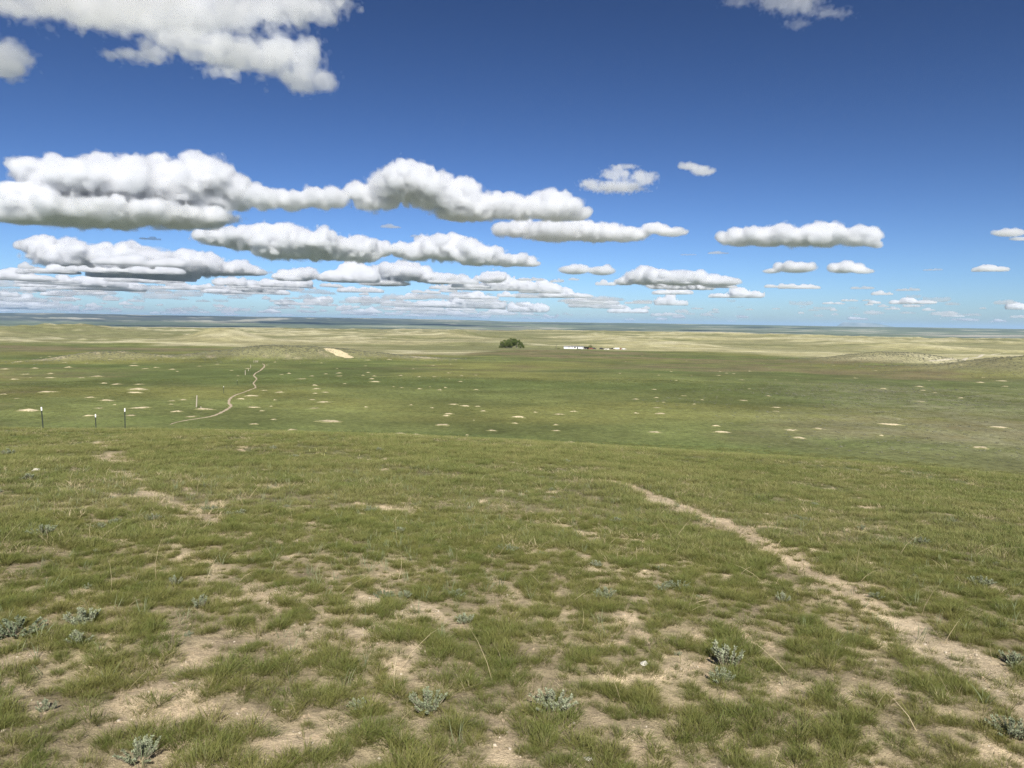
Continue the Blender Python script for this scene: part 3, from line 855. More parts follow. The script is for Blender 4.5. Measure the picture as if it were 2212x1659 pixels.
k = rng.random(len(x)) < (.06 + .55 * b) * np.interp(np.hypot(x, y), [1.5, 4, 9], [1, .8, .25]); x, y = x[k], y[k]; n = len(x)
s_ = np.clip(rng.lognormal(math.log(.0048), .55, n), .002, .013)
scatter('pebbles', 'small clods and pale pebbles strewn over the bare soil', PEB, settle(x, y, .0005), turn(n, .5), np.stack([s_, s_, s_], -1), rng.integers(0, len(PEB), n))
print('pebbles', n, time.time() - T0)
# ------------------------------------------------------------------ burrow mounds
def zoomed(x0, y0, k, pts):
    """pixel lists read off enlarged crops -> measuring frame (u, v, width)"""
    f = W3 / 3000.0
    return [((x0 + a / k) * f, (y0 + b / k) * f, w / k * f) for a, b, w in pts]
MOUND_PX = []
MOUND_PX += zoomed(900, 1180, 2.765, [(190,155,260),(1095,182,200),(740,255,150),(890,262,100),(1085,290,220),(1270,297,110),(500,283,60),(1425,70,80),(1130,108,70),(1150,92,110),(2035,95,110),(1710,120,150),(1500,227,95),(2115,328,150),(55,46,90),(475,36,50),(1010,42,50),(1190,15,100),(1280,28,120),(1380,30,80),(840,20,40),(2015,182,60),(2155,73,90),(1350,143,25),(1845,78,50),(1680,168,80),(2020,228,80),(1295,262,60)])
MOUND_PX += zoomed(0, 880, 2.212, [(117,400,70),(30,447,55),(230,441,50),(418,403,45),(165,480,60),(90,513,55),(325,475,55),(330,503,60),(200,500,20),(525,503,55),(625,495,80),(675,538,45),(752,545,80),(900,545,65),(300,595,120),(890,580,150),(880,600,120),(110,637,45),(20,610,50),(580,632,75),(695,650,110),(742,678,30),(640,700,65),(575,750,90),(180,717,150),(915,698,125),(848,747,80),(1113,653,70),(1185,647,60),(1110,675,40),(1140,722,95),(1240,755,80),(1315,707,125),(1400,848,160),(1650,695,100),(1700,717,50),(1645,803,90),(1560,641,65),(1630,621,110),(1810,598,85),(1710,585,60),(1780,647,30),(2040,604,50),(2110,597,60),(2025,645,60),(2095,661,120),(2035,700,90),(1755,688,30),(1890,840,80),(1770,773,55),(1955,510,90),(2040,552,60),(2020,491,50),(870,425,90),(1295,427,40),(940,444,50),(870,408,40),(715,383,40),(440,435,60),(560,407,30),(1010,436,45),(1115,448,50),(1150,461,30),(1410,415,40),(1500,455,40),(1605,443,55),(1545,490,25),(1655,393,20),(1800,380,20),(1730,420,20),(640,370,30),(860,380,30),(1010,385,30),(1190,375,30),(320,365,30),(265,370,20)])
MOUND_PX += zoomed(800, 900, 3.687, [(310,777,165),(460,845,70),(710,714,90),(715,745,90),(970,738,50),(1090,745,70),(1070,776,75),(1105,808,180),(770,828,50),(1025,707,60),(1380,739,70),(1575,753,50),(1740,753,70),(1895,713,65),(2035,741,60),(2025,804,65),(1905,775,35),(1500,570,50),(1020,572,80),(1255,566,80),(1970,568,45),(1770,575,35),(1915,617,50),(1515,667,40),(1730,630,60),(1000,635,60),(690,665,40),(640,665,30),(570,722,50),(470,885,110),(1300,860,40),(1390,870,60),(1580,885,70),(1800,895,70),(1695,862,30),(525,603,45),(290,608,30),(45,557,30),(20,595,40),(175,717,60),(90,728,60),(410,745,70),(2040,660,60),(1860,870,60),(2190,893,70),(2190,735,60)])
MOUND_PX += zoomed(1800, 880, 1.843, [(218,482,45),(375,516,45),(115,535,45),(227,526,35),(265,551,25),(230,580,50),(115,610,35),(245,613,80),(700,542,60),(877,580,65),(875,600,60),(548,680,60),(580,712,100),(215,713,85),(955,702,100),(1100,695,80),(995,744,95),(1500,673,140),(2080,687,115),(1975,797,110),(1440,732,30),(1650,467,55),(1870,528,45),(1650,548,55),(1300,420,35),(1975,445,50),(2095,436,60),(1455,478,60),(1730,500,35),(830,517,35),(475,538,30),(430,562,25),(727,478,25),(730,383,25),(605,394,25),(565,406,25),(690,430,40),(415,405,20),(333,433,25),(390,328,20),(510,330,15),(240,405,20),(305,385,20),(570,386,25),(645,397,25),(985,430,25),(870,430,20),(1410,380,20),(1700,435,25),(1665,487,35),(2110,465,40),(1990,417,20),(1870,350,30),(1185,352,20),(840,372,20),(150,300,20),(60,330,22),(30,395,22)])
_keep = []
for p in MOUND_PX:
    if all(abs(p[0] - o[0]) > 10 or abs(p[1] - o[1]) > 3.0 for o in _keep): _keep.append(p)
MOUND_PX = _keep

def soil_mat(name, col, rim=False):
    m, nt, out = material(name)
    N = nt.nodes.new; L = nt.links.new
    geo = N('ShaderNodeNewGeometry')
    oi = N('ShaderNodeObjectInfo')
    n = N('ShaderNodeTexNoise'); n.inputs['Scale'].default_value = 2.2; n.inputs['Detail'].default_value = 7; n.inputs['Roughness'].default_value = .7
    L(geo.outputs['Position'], n.inputs['Vector'])
    a = N('ShaderNodeMath'); a.operation = 'MULTIPLY_ADD'; a.inputs[1].default_value = .5; L(oi.outputs['Random'], a.inputs[0]); L(n.outputs['Fac'], a.inputs[2])
    r_ = N('ShaderNodeValToRGB')
    c = np.array(col)
    r_.color_ramp.elements[0].position = .35; r_.color_ramp.elements[0].color = (*(c * .55), 1)
    r_.color_ramp.elements[1].position = 1.05 if False else .95; r_.color_ramp.elements[1].color = (*(c * 1.15), 1)
    L(a.outputs[0], r_.inputs[0])
    p = N('ShaderNodeBsdfPrincipled'); p.inputs['Roughness'].default_value = .95; p.inputs['Specular IOR Level'].default_value = .1
    if rim:                      # turf creeping in from the edge of the heap
        ra_ = N('ShaderNodeAttribute'); ra_.attribute_name = 'rim'
        n2_ = N('ShaderNodeTexNoise'); n2_.inputs['Scale'].default_value = 3.1; n2_.inputs['Detail'].default_value = 4
        L(geo.outputs['Position'], n2_.inputs['Vector'])
        sm_ = N('ShaderNodeMath'); sm_.operation = 'ADD'; L(ra_.outputs['Fac'], sm_.inputs[0]); L(n2_.outputs['Fac'], sm_.inputs[1])
        mr_ = N('ShaderNodeMapRange'); mr_.inputs['From Min'].default_value = 1.0; mr_.inputs['From Max'].default_value = 1.25; L(sm_.outputs[0], mr_.inputs['Value'])
        mg_ = N('ShaderNodeMix'); mg_.data_type = 'RGBA'; mg_.inputs['B'].default_value = (.19, .19, .085, 1)
        L(mr_.outputs[0], mg_.inputs['Factor']); L(r_.outputs[0], mg_.inputs['A']); L(mg_.outputs['Result'], p.inputs['Base Color'])
    else:
        L(r_.outputs[0], p.inputs['Base Color'])
    b = N('ShaderNodeBump'); b.inputs['Strength'].default_value = .8; b.inputs['Distance'].default_value = .08
    L(n.outputs['Fac'], b.inputs['Height']); L(b.outputs[0], p.inputs['Normal'])
    L(p.outputs[0], out.inputs['Surface'])
    return m
M_MOUND = soil_mat('burrow_soil', (.48, .41, .275), rim=True)
M_PATH = soil_mat('trodden_earth', (.36, .295, .21))
M_SAND = soil_mat('loose_sand', (.62, .53, .33))
M_ROAD = soil_mat('pale_gravel_track', (.60, .55, .42))

def mound_mesh(seed):
    """an uneven heap with a burrow dimple, unit radius, thinning to nothing under the turf"""
    r = np.random.default_rng(seed)
    nr, na = 9, 30
    ph = r.uniform(0, 6.28, 6); am = r.uniform(.05, .20, 6)
    V = [(0, 0, 0.0)]; F = []
    dimx, dimy = r.uniform(-.25, .25, 2)
    def hgt(x, y, rr):
        h = (1 - rr ** 1.6) * (1 + .25 * math.sin(3.1 * x + ph[0]) + .2 * math.sin(4.3 * y + ph[1]))
        h -= .75 * math.exp(-(((x - dimx) / .16) ** 2 + ((y - dimy) / .16) ** 2))
        return h + .10 * r.normal()
    for i in range(1, nr + 1):
        rr = i / nr
        for j in range(na):
            t = 2 * math.pi * j / na
            out = 1 + sum(am[k] * math.sin((k + 1) * t + ph[k]) for k in range(6)) * .8 + r.normal(0, .05)
            x, y = rr * out * math.cos(t), rr * out * math.sin(t)
            z = hgt(x, y, rr) if i < nr else -.45
            V.append((x, y, z))
    V[0] = (0, 0, .9)
    for j in range(na):
        F.append((0, 1 + j, 1 + (j + 1) % na))
        for i in range(nr - 1):
            a, b_ = 1 + i * na + j, 1 + i * na + (j + 1) % na
            c, d = a + na, b_ + na
            F.append((a, c, d)); F.append((a, d, b_))
    me = mesh_np('burrow_mound', np.array(V), np.array(F), M_MOUND, smooth=True)
    at_ = me.attributes.new('rim', 'FLOAT', 'POINT'); at_.data.foreach_set('value', np.array([0.0] + [i / nr for i in range(1, nr + 1) for _ in range(na)], dtype=np.float32))
    return me
MOUND_ME = [mound_mesh(500 + i) for i in range(9)]
NAMES_BIG = [None] * len(MOUND_PX)
def near_px(u, v):
    return min(range(len(MOUND_PX)), key=lambda i: abs(MOUND_PX[i][0] - u) + 3 * abs(MOUND_PX[i][1] - v))
for u, v, lab in [
    (714, 911, 'wide ring-shaped pale burrow mound in front of the valley trail, right of its foot'),
    (956, 918, 'long pale burrow mound just above the brow, middle of the frame'),
    (466, 932, 'lone pale burrow mound touching the brow below the foot of the valley trail'),
    (60, 887, 'brownish burrow mound beside the leftmost steel fence post'),
    (438, 883, 'burrow mound at the foot of the leaning wooden post'),
    (192, 897, 'flat pale burrow mound behind the shortest steel fence post'),
    (953, 947, 'bright broken burrow mound lying along the brow in the middle'),
    (1226, 957, 'burrow mound nearest the viewer just over the brow, right of the middle'),
    (1559, 934, 'pale burrow mound on the brown flat, nearest of three in a row'),
    (1927, 918, 'large pale burrow mound on the grey sage flat'),
    (2160, 924, 'large pale burrow mound on the sage flat close to the right edge'),
    (2117, 967, 'lowest pale burrow mound at the right edge above the near grass'),
    (550, 881, 'yellowish burrow mound just right of the bend in the valley trail'),
    (1000, 878, 'very long thin streak of pale burrow soil in the middle of the valley'),
]:
    NAMES_BIG[near_px(u, v)] = lab
_ORD = ['first', 'second', 'third', 'fourth', 'fifth', 'sixth', 'seventh', 'eighth', 'ninth', 'tenth', 'eleventh', 'twelfth', 'thirteenth', 'fourteenth', 'fifteenth', 'sixteenth', 'seventeenth', 'eighteenth', 'nineteenth', 'twentieth']
_BANDS = [(940, 'just over the brow'), (897, 'in the nearest valley strip'), (868, 'level with the leaning wooden post'), (843, 'level with the middle trail bends'), (818, 'level with the upper trail bends'), (800, 'level with the fading trail end'), (0, 'in the farthest strip')]
def _band(v): return next(b for b in _BANDS if v >= b[0])
for b_ in _BANDS:
    row = sorted((i for i in range(len(MOUND_PX)) if _band(MOUND_PX[i][1]) is b_), key=lambda i: MOUND_PX[i][0])
    tr_u = {0: 500, 800: 575, 818: 560, 843: 550, 868: 490, 897: 420, 940: 340}[b_[0]]
    marks = [(-1e9, 1, 'from the left edge'), (1e9, -1, 'from the right edge'), (tr_u, 1, 'right of the valley trail'), (tr_u, -1, 'left of the valley trail'), (1105, 1, 'right of the line under the grove'), (1105, -1, 'left of the line under the grove'), (1290, 1, 'right of the homestead line'), (1290, -1, 'left of the homestead line')]
    for i in row:
        if NAMES_BIG[i]: continue
        best = None
        for mu, sg_, txt in marks:
            if (MOUND_PX[i][0] - mu) * sg_ <= 0: continue
            k_ = sum(1 for j in row if (MOUND_PX[j][0] - mu) * sg_ > 0 and (row.index(j) - row.index(i)) * sg_ < 0)
            if best is None or k_ < best[0]: best = (k_, txt)
        NAMES_BIG[i] = _ORD[best[0]] + ' burrow mound ' + best[1] + ' ' + b_[1]
MOUND_XY = []
for i, (u, v, w) in enumerate(MOUND_PX):
    p, t = ground_at(u, v)
    if t > 900 or t < 30: continue
    wd = w / FPX * t * .47
    wd = min(wd, 6.5)
    o = link(bpy.data.objects.new('burrow_mound', MOUND_ME[i % len(MOUND_ME)]))
    o.location = p
    o.rotation_euler = (0, 0, rng.normal(0, .4) - math.atan2(p[0], p[1]))
    o.scale = (wd * rng.uniform(.85, 1.1), wd * rng.uniform(.5, .75), min(.08 + .07 * wd, .34) * rng.uniform(.7, 1.2))
    MOUND_XY.append((p[0], p[1], wd))
    tag(o, NAMES_BIG[i] or 'small pale burrow mound, one of many dotting the green valley floor', 'burrow mound', 'burrow mounds of the valley')

# ------------------------------------------------------------------ trails and tracks, draped on the land
def ribbon(name, pts, mat, label, lift, step, jag=.25, seed=0, sink=.05):
    """pts: (x,y,half width); a strip whose rims dip under the turf"""
    r = np.random.default_rng(seed)
    P = np.array(pts, float)
    seg = np.hypot(np.diff(P[:, 0]), np.diff(P[:, 1])); s = np.concatenate([[0], np.cumsum(seg)])
    n = max(8, int(s[-1] / step)); t = np.linspace(0, s[-1], n)
    x, y, w = (np.interp(t, s, P[:, i]) for i in range(3))
    ker = np.ones(5) / 5
    xs = np.convolve(np.pad(x, 2, 'edge'), ker, 'valid'); ys = np.convolve(np.pad(y, 2, 'edge'), ker, 'valid')
    dx, dy = np.gradient(xs), np.gradient(ys); L_ = np.hypot(dx, dy) + 1e-9
    nx, ny = -dy / L_, dx / L_
    cols = np.array([-1, -.8, -.4, 0, .4, .8, 1.0])
    lifts = np.array([-sink, lift * .6, lift, lift, lift, lift * .6, -sink])
    jl, jr = 1 + jag * r.normal(size=n), 1 + jag * r.normal(size=n)
    V = []
    for c, lf in zip(cols, lifts):
        k = np.where(c < 0, jl, jr)
        px, py = xs + nx * w * c * k, ys + ny * w * c * k
        V.append(np.stack([px, py, height(px, py) + lf], -1))
    V = np.stack(V, 1).reshape(-1, 3); m = len(cols)
    i = np.arange(n - 1)[:, None] * m + np.arange(m - 1)[None]
    F = np.stack([i, i + m, i + m + 1, i + 1], -1).reshape(-1, 4)
    o = link(bpy.data.objects.new(name, mesh_np(name, V, F, mat, smooth=True)))
    tag(o, label, kind='structure')
    return o
VTRAIL = zoomed(500, 1040, 6.14, [(-30,1262,30),(60,1225,35),(200,1190,40),(380,1160,40),(600,1130,52),(760,1100,70),(860,1060,70),(960,1010,75),(1060,950,80),(1095,915,75),(1045,870,60),(1060,800,62),(1090,765,66),(1180,715,50),(1300,680,46),(1420,630,44),(1530,590,40),(1520,555,34),(1485,510,34),(1530,460,30),(1550,430,30),(1490,370,34),(1530,325,36),(1620,275,40),(1680,220,34),(1690,180,26),(1650,155,20)])
pw = []
for u, v, w in VTRAIL:
    p, t = ground_at(u, v); pw.append((p[0], p[1], w / FPX * t * .37))
ribbon('valley_path', pw, M_PATH, 'narrow brown trail winding up the green valley', .05, .7, .35, 3, sink=.12)
road = []
for u, v, w in zoomed(2350, 940, 3.403, [(1250,402,22),(1420,388,24),(1520,380,26),(1650,368,28),(1780,352,26),(1900,334,22),(2000,318,16),(2060,308,10)]):
    p, t = ground_at(u, v); road.append((p[0], p[1], max(1.6, w / FPX * t * .6)))
ribbon('gravel_track', road, M_ROAD, 'pale gravel track climbing between two sage hillocks at the right', .08, 3.0, .10, 4, sink=.2)
# blown-out sand face on the dune hump
sand = []
for u, v, w in zoomed(800, 900, 3.687, [(560,440,70),(620,455,110),(690,485,130),(760,518,130),(830,545,100),(870,552,30)]):
    p, t = ground_at(u, v); sand.append((p[0], p[1], w / FPX * t * .62))
ribbon('sand_slope', sand, M_SAND, 'bare tan sand face on the dune hump', .12, 1.5, .12, 5, sink=.2)

# ------------------------------------------------------------------ fence posts
M_POST = simple('dark_green_steel', (.035, .045, .035), .5, .3, var=.3, scale=20)
M_TIP = simple('white_post_paint', (.78, .77, .72), .6, var=.08, scale=30)
M_WOOD = simple('weathered_wood', (.36, .32, .25), .9, var=.35, scale=9, bump=.6)
def steel_post(loc, hgt, lean, label, group, tip=.16, th=1.0):
    root = empty('fence_post', loc)
    root.rotation_euler = (lean[0], lean[1], 0.3)
    def tee(z0, z1, k, name, mat):
        b = MB(); pr = [(-.026*k, -.004*k), (.026*k, -.004*k), (.026*k, .005*k), (.006*k, .005*k), (.006*k, .036*k), (-.006*k, .036*k), (-.006*k, .005*k), (-.026*k, .005*k)]
        n_ = len(pr)
        for z in (z0, z1): b.v += [(p, q_, z) for p, q_ in pr]
        b.f.append(list(range(n_))); b.f.append(list(range(2 * n_ - 1, n_ - 1, -1)))
        for i in range(n_):
            j = (i + 1) % n_; b.f.append([i, j, n_ + j, n_ + i])
        return b.build(name, mat, root)
    tee(-.4, hgt - tip, th, 'shaft', M_POST)
    tee(hgt - tip, hgt, th * 1.12, 'white_tip', M_TIP)
    tag(root, label, 'fence post', group)
    return root
def wood_post(loc, hgt, rad, lean, label, group):
    root = empty('wooden_fence_post', loc); root.rotation_euler = (lean[0], lean[1], 0)
    MB().tube([(0, 0, -.4), (.01, 0, hgt * .4), (-.01, .01, hgt * .75), (0, 0, hgt)], [rad * 1.05, rad, rad * .96, rad * .9], 9).build('shaft', M_WOOD, root, smooth=False)
    MB().tube([(0, 0, hgt), (0, 0, hgt + .03)], [rad * .9, rad * .6], 9).build('cut_top', M_TIP if False else M_WOOD, root)
    return tag(root, label, 'fence post', group)
G_FENCE = 'posts of the old valley fence'
def on_sight(u, dist):
    d = ray(u, 900); a = math.atan2(d[0], d[1]); x_, y_ = math.sin(a) * dist, math.cos(a) * dist
    return (x_, y_, float(height(x_, y_)))
def top_h(u, v_top, loc):
    """post height that reaches the sight line through (u, v_top)"""
    d = ray(u, v_top); h = np.hypot(d[0], d[1]); return EYE + d[2] / h * math.hypot(loc[0], loc[1]) - loc[2]
for u, vt, dist, lean, lab in [(93, 879, 40, (0, -.035), 'leftmost dark steel fence post with a white tip above the brow'),
                               (206.5, 894.5, 46, (.01, .0), 'shortest white-tipped steel fence post, between the other two on the brow'),
                               (269, 882, 42, (0, .012), 'tallest white-tipped dark steel fence post on the brow')]:
    l_ = on_sight(u, dist); steel_post(l_, top_h(u, vt, l_), lean, lab, G_FENCE, tip=.17, th=.95)
def post_px(a, b): return ((500 + a / 6.14) * W3 / 3000, (1040 + b / 6.14) * W3 / 3000)
u, v = post_px(463, 940); p, t = ground_at(u, v)
wood_post(p, 1.80 * t / 120, .115, (0, .07), 'thick leaning weathered wooden post standing alone in the valley', G_FENCE)
u, v = post_px(545, 965); p2, t2 = ground_at(u, v)
wood_post(p2, .38, .08, (0, .0), 'stub of a broken post beside the thick leaning wooden post', G_FENCE)
for a, b, hpx, kind, lab in [(955, 688, 118, 's', 'white-tipped steel post left of the trail, next beyond the wooden post'),
                             (1198, 538, 78, 'd', 'plain dark post beyond the white-tipped one beside the valley trail'),
                             (1343, 362, 85, 'w', 'slender pale wooden post beside the upper bends of the valley trail')]:
    u, v = post_px(a, b); p, t = ground_at(u, v); hh = hpx / 6.14 * W3 / 3000 / FPX * t
    if kind == 'w': wood_post(p, hh, .11, (0, 0), lab, G_FENCE)
    else: steel_post(p, hh, (0, 0), lab, G_FENCE, tip=.2 if kind == 's' else .05, th=1.9)
for q_, (a, b, hpx) in enumerate([(1400, 290, 45), (1440, 232, 55), (1497, 138, 40), (1530, 136, 34), (1553, 134, 32), (1568, 132, 30)]):
    u, v = post_px(a, b); p, t = ground_at(u, v); hh = hpx / 6.14 * W3 / 3000 / FPX * t
    wood_post(p, min(hh, 1.9), .10, (rng.normal(0, .03), rng.normal(0, .03)), _ORD[q_] + ' of six far thin posts where the valley trail fades, counted from the left', G_FENCE)
for a, b, lab in [(1502, 384, 'first dark fence post along the pale gravel track'), (1655, 376, 'second dark fence post along the pale gravel track'), (1210, 392, 'dark fence post left of where the pale gravel track begins')]:
    u, v = (2350 + a / 3.403) * W3 / 3000, (940 + b / 3.403) * W3 / 3000
    p, t = ground_at(u, v); steel_post(p, 1.7, (0, 0), lab, 'fence posts along the gravel track', tip=.1, th=4.0)

# ------------------------------------------------------------------ silvery sage plants
M_SAGE = blade_mat('silver_sage_leaf', (.15, .165, .09), (.25, .285, .175), (.345, .375, .25), trans=.15, var=.5, wl=3)
M_SAGE_DK = blade_mat('green_sage_leaf', (.12, .145, .08), (.19, .225, .135), (.26, .295, .19), trans=.15, var=.5, wl=3)
M_STEM = simple('grey_sage_stem', (.26, .22, .17), .9, var=.25, scale=60)
def sage_mesh(seed, stems, height_, spread):
    r = np.random.default_rng(seed)
    st = MB(); V = []; F = []; T = []; k = 0
    for s in range(stems):
        a = r.uniform(0, 6.28); rad = spread * r.random() ** .6
        top = np.array([math.cos(a) * rad, math.sin(a) * rad, height_ * r.uniform(.55, 1.0) * (1 - .45 * (rad / spread) ** 2)])
        base = np.array([math.cos(a), math.sin(a), 0]) * rad * .3
        mid = base * .5 + top * .5 + np.array([math.cos(a), math.sin(a), 0]) * rad * .14
        st.tube([tuple(base - [0, 0, .02]), tuple(mid), tuple(top)], [.0022, .0018, .001], 4, cap=False)
        nl = 80
        for j in range(nl):
            t = r.uniform(.22, 1.04)
            c = (1 - t) ** 2 * base + 2 * t * (1 - t) * mid + t * t * top
            th, ph = r.uniform(0, 6.28), r.uniform(.0, 1.2)
            d = np.array([math.cos(th) * math.cos(ph), math.sin(th) * math.cos(ph), math.sin(ph)])
            ln = r.uniform(.007, .015); w = ln * r.uniform(.16, .28)
            sd = np.cross(d, [r.normal(), r.normal(), r.normal()]); sd /= np.linalg.norm(sd) + 1e-9
            V += [c, c + d * ln * .55 + sd * w, c + d * ln, c + d * ln * .55 - sd * w]
            F += [[k, k + 1, k + 2], [k, k + 2, k + 3]]; k += 4
            T += [t * .6, t, t, t]
    me = mesh_np('leaves', np.array(V), np.array(F))
    at_ = me.attributes.new('tone', 'FLOAT', 'POINT'); at_.data.foreach_set('value', np.clip(np.array(T), 0, 1).astype(np.float32))
    return st, me
SAGE = []
for i, (ns, hh, sp) in enumerate([(22, .075, .09), (30, .095, .115), (16, .125, .08), (34, .065, .14), (20, .085, .09)]):
    st, me = sage_mesh(600 + i, ns, hh, sp)
    me.materials.append(M_SAGE if i != 3 else M_SAGE_DK)
    stm = st.build('stems', M_STEM); sm = stm.data; bpy.data.objects.remove(stm)
    SAGE.append((sm, me))
def sage(u, v, kind, scale, label):
    p, t = ground_at(u, v)
    o = empty('sagebrush', (p[0], p[1], hz(p[0], p[1])), rng.uniform(0, 6.28))
    o.scale = (scale,) * 3
    sm, lm = SAGE[kind]
    link(bpy.data.objects.new('stems', sm), o); link(bpy.data.objects.new('leaves', lm), o)
    tag(o, label, 'sagebrush', 'silvery sage plants on the near slope')
SAGES = [ # u, v, kind, size
 (35,1368,3,1.35,'broad dark green sage mat at the left edge with a shadow on bare soil'),
 (180,1345,1,1.25,'pale sage clump amid long straw beside the left-edge sage mat'),
 (172,1390,4,.95,'low silvery sage just below the pale clump with straw'),
 (300,1632,1,.95,'sage plant at the very bottom, nearest the bottom left corner'),
 (1570,1435,2,1.55,'tall many-stemmed silver sage right of the middle foreground'),
 (1555,1478,4,1.0,'smaller sage at the foot of the tall many-stemmed one'),
 (925,1535,1,1.1,'silver sage on bare soil, bottom middle'),
 (775,1532,0,.7,'tiny pale sage left of the bottom middle silver sage'),
 (1195,1530,1,1.15,'sage tangled with upright wheatgrass at the bottom middle'),
 (1310,1290,1,.95,'bushy dark-based sage between the two front soil patches'),
 (1465,1270,3,.9,'flat spreading pale sage left of the near dirt trail'),
 (1430,1275,0,.8,'small sage at the side of the flat spreading pale one'),
 (1690,1295,2,.85,'slim sage beside the near dirt trail, on its left bank'),
 (1005,1345,0,.95,'bright little sage in the centre foreground'),
 (830,1290,3,.7,'bright flat sage on bare soil left of centre'),
 (877,1292,0,.75,'round white-tipped sage next to the bright flat one'),
 (2185,1435,4,1.2,'sage low at the right edge beyond the near dirt trail'),
 (2185,1590,1,1.1,'sage in the bottom right corner'),
 (1990,1175,1,1.0,'blue-grey sage clump on the grassy slope right of the near trail'),
 (2120,1265,1,1.1,'bluish sage clump at the right edge above the trail end'),
 (1860,1145,2,.8,'slender sage standing in grass above the trail middle'),
 (1740,1125,3,.8,'pale flat sage just right of the near trail'),
 (860,1150,1,.9,'silvery sage in grass left of the centre line'),
 (800,1105,1,.85,'sage cluster higher on the slope left of the centre'),
 (450,1100,3,.85,'flat pale sage at the end of the left bare streak'),
 (520,1110,0,.8,'small sage right of the left bare streak'),
 (90,1160,1,1.3,'tall silver sage near the left edge, mid slope'),
 (250,1130,0,.9,'row-end sage right of the tall left-edge one'),
 (330,1125,1,.9,'sage with white tips below the left bare streak'),
 (215,1140,4,.8,'low sage between the tall left-edge one and the white-tipped row'),
 (1095,1190,3,.9,'flat sage patch in the middle of the slope'),
 (1165,1200,0,.7,'small sage right of the flat sage patch'),
 (1330,1130,1,.85,'grey sage left of the upper end of the near trail'),
 (430,1310,2,.9,'loose silvery stems of sage above the left foreground soil'),
 (380,1262,2,.8,'upright thin sage in dense grass, left foreground'),
 (635,990,1,1.0,'dark sage clump on the brow left of centre'),
 (590,970,0,1.2,'small dark sage at the brow beside the dark clump'),
 (820,975,4,1.2,'sage among the tall grass on the brow'),
 (20,985,1,1.6,'grey sage thicket at the left edge near the brow'),
 (60,1035,4,1.3,'drab sage below the left-edge thicket'),
 (1760,1092,0,.9,'small sage on the slope above the pale flat one'),
 (2060,1130,4,.9,'faint sage on the slope near the right edge'),
 (1225,1000,1,1.1,'sage on the brow in the middle of the frame'),
 (1290,1292,0,.7,'little sage stuck to the bushy dark-based one'),
]
for u, v, k_, s_, lab in SAGES: sage(u, v, k_, s_ * .95, lab)

for i in range(95):
    r_ = math.sqrt(rng.uniform(2.6 ** 2, 15 ** 2)); a_ = rng.uniform(-R(50), R(50)); x_, y_ = r_ * math.sin(a_), r_ * math.cos(a_)
    o = empty('sagebrush', (x_, y_, hz(x_, y_) - .01), rng.uniform(0, 6.28)); o.scale = (rng.uniform(.35, .7),) * 3
    sm, lm = SAGE[int(rng.integers(0, 5))]
    link(bpy.data.objects.new('stems', sm), o); link(bpy.data.objects.new('leaves', lm), o)
    tag(o, 'palm-sized silvery sage tuft, one of many half hidden in the near grass', 'sagebrush', 'little sage tufts in the near grass')
# white stones by the left edge
def stone(u, v, size, label):
    p, t = ground_at(u, v)
    r = np.random.default_rng(int(u))
    bm = bmesh.new(); bmesh.ops.create_icosphere(bm, subdivisions=2, radius=size)
    for vtx in bm.verts:
        c = vtx.co; vtx.co = c * (1 + .25 * math.sin(9 * c.x / size + 1) * math.cos(7 * c.y / size)) ; vtx.co.z *= .6; vtx.co.x *= 1.3
    me = bpy.data.meshes.new('stone'); bm.to_mesh(me); bm.free(); me.materials.append(simple('bleached_stone', (.72, .68, .60), .8, var=.15, scale=20, bump=.3))
    o = link(bpy.data.objects.new('stone', me)); o.location = (p[0], p[1], hz(p[0], p[1]) + size * .25); o.rotation_euler = (0, 0, r.uniform(0, 3))
    tag(o, label, 'stone')
stone(78, 1018, .05, 'small bleached white stone in the grass near the left edge')
stone(1270, 1640, .014, 'thumb-sized white stone at the bottom middle edge')
stone(1392, 1440, .022, 'tiny pale stone on the front bare soil right of the middle')
# yellow flower spikes on the brow
M_FLOWER = simple('pale_yellow_petal', (.55, .54, .22), .7, var=.15, scale=60)
M_FSTEM = simple('flower_stem', (.16, .20, .07), .8, var=.2, scale=40)
fl_st, fl_hd = MB(), MB()
fl_st.tube([(0, 0, -.02), (.004, 0, .1), (0, .004, .21)], [.0035, .003, .002], 5)
for i in range(12):
    z = .15 + i * .009; a = i * 2.4; rr_ = .018 - .0009 * i
    fl_hd.tube([(0, 0, z), (math.cos(a) * rr_, math.sin(a) * rr_, z + .006), (math.cos(a) * rr_ * 1.5, math.sin(a) * rr_ * 1.5, z + .016)], [.003, .008, .002], 5)
fs = fl_st.build('stem', M_FSTEM); fh = fl_hd.build('petals', M_FLOWER); fsd, fhd = fs.data, fh.data
bpy.data.objects.remove(fs); bpy.data.objects.remove(fh)
for a, b in [(20,405),(75,398),(120,432),(150,405),(140,435),(425,440)]:
    u, v = (900 + a / 2.765) * W3 / 3000, (1180 + b / 2.765) * W3 / 3000
    p, t = ground_at(u, v + 4)
    o = empty('flower_spike', (p[0], p[1], hz(p[0], p[1])), rng.uniform(0, 6)); o.scale = (.36,.36,.46)
    link(bpy.data.objects.new('stem', fsd), o); link(bpy.data.objects.new('petals', fhd), o)
    tag(o, 'pale yellow flower spike poking out of the grass on the brow', 'flower', 'yellow flower spikes on the brow')
print('things', time.time() - T0)

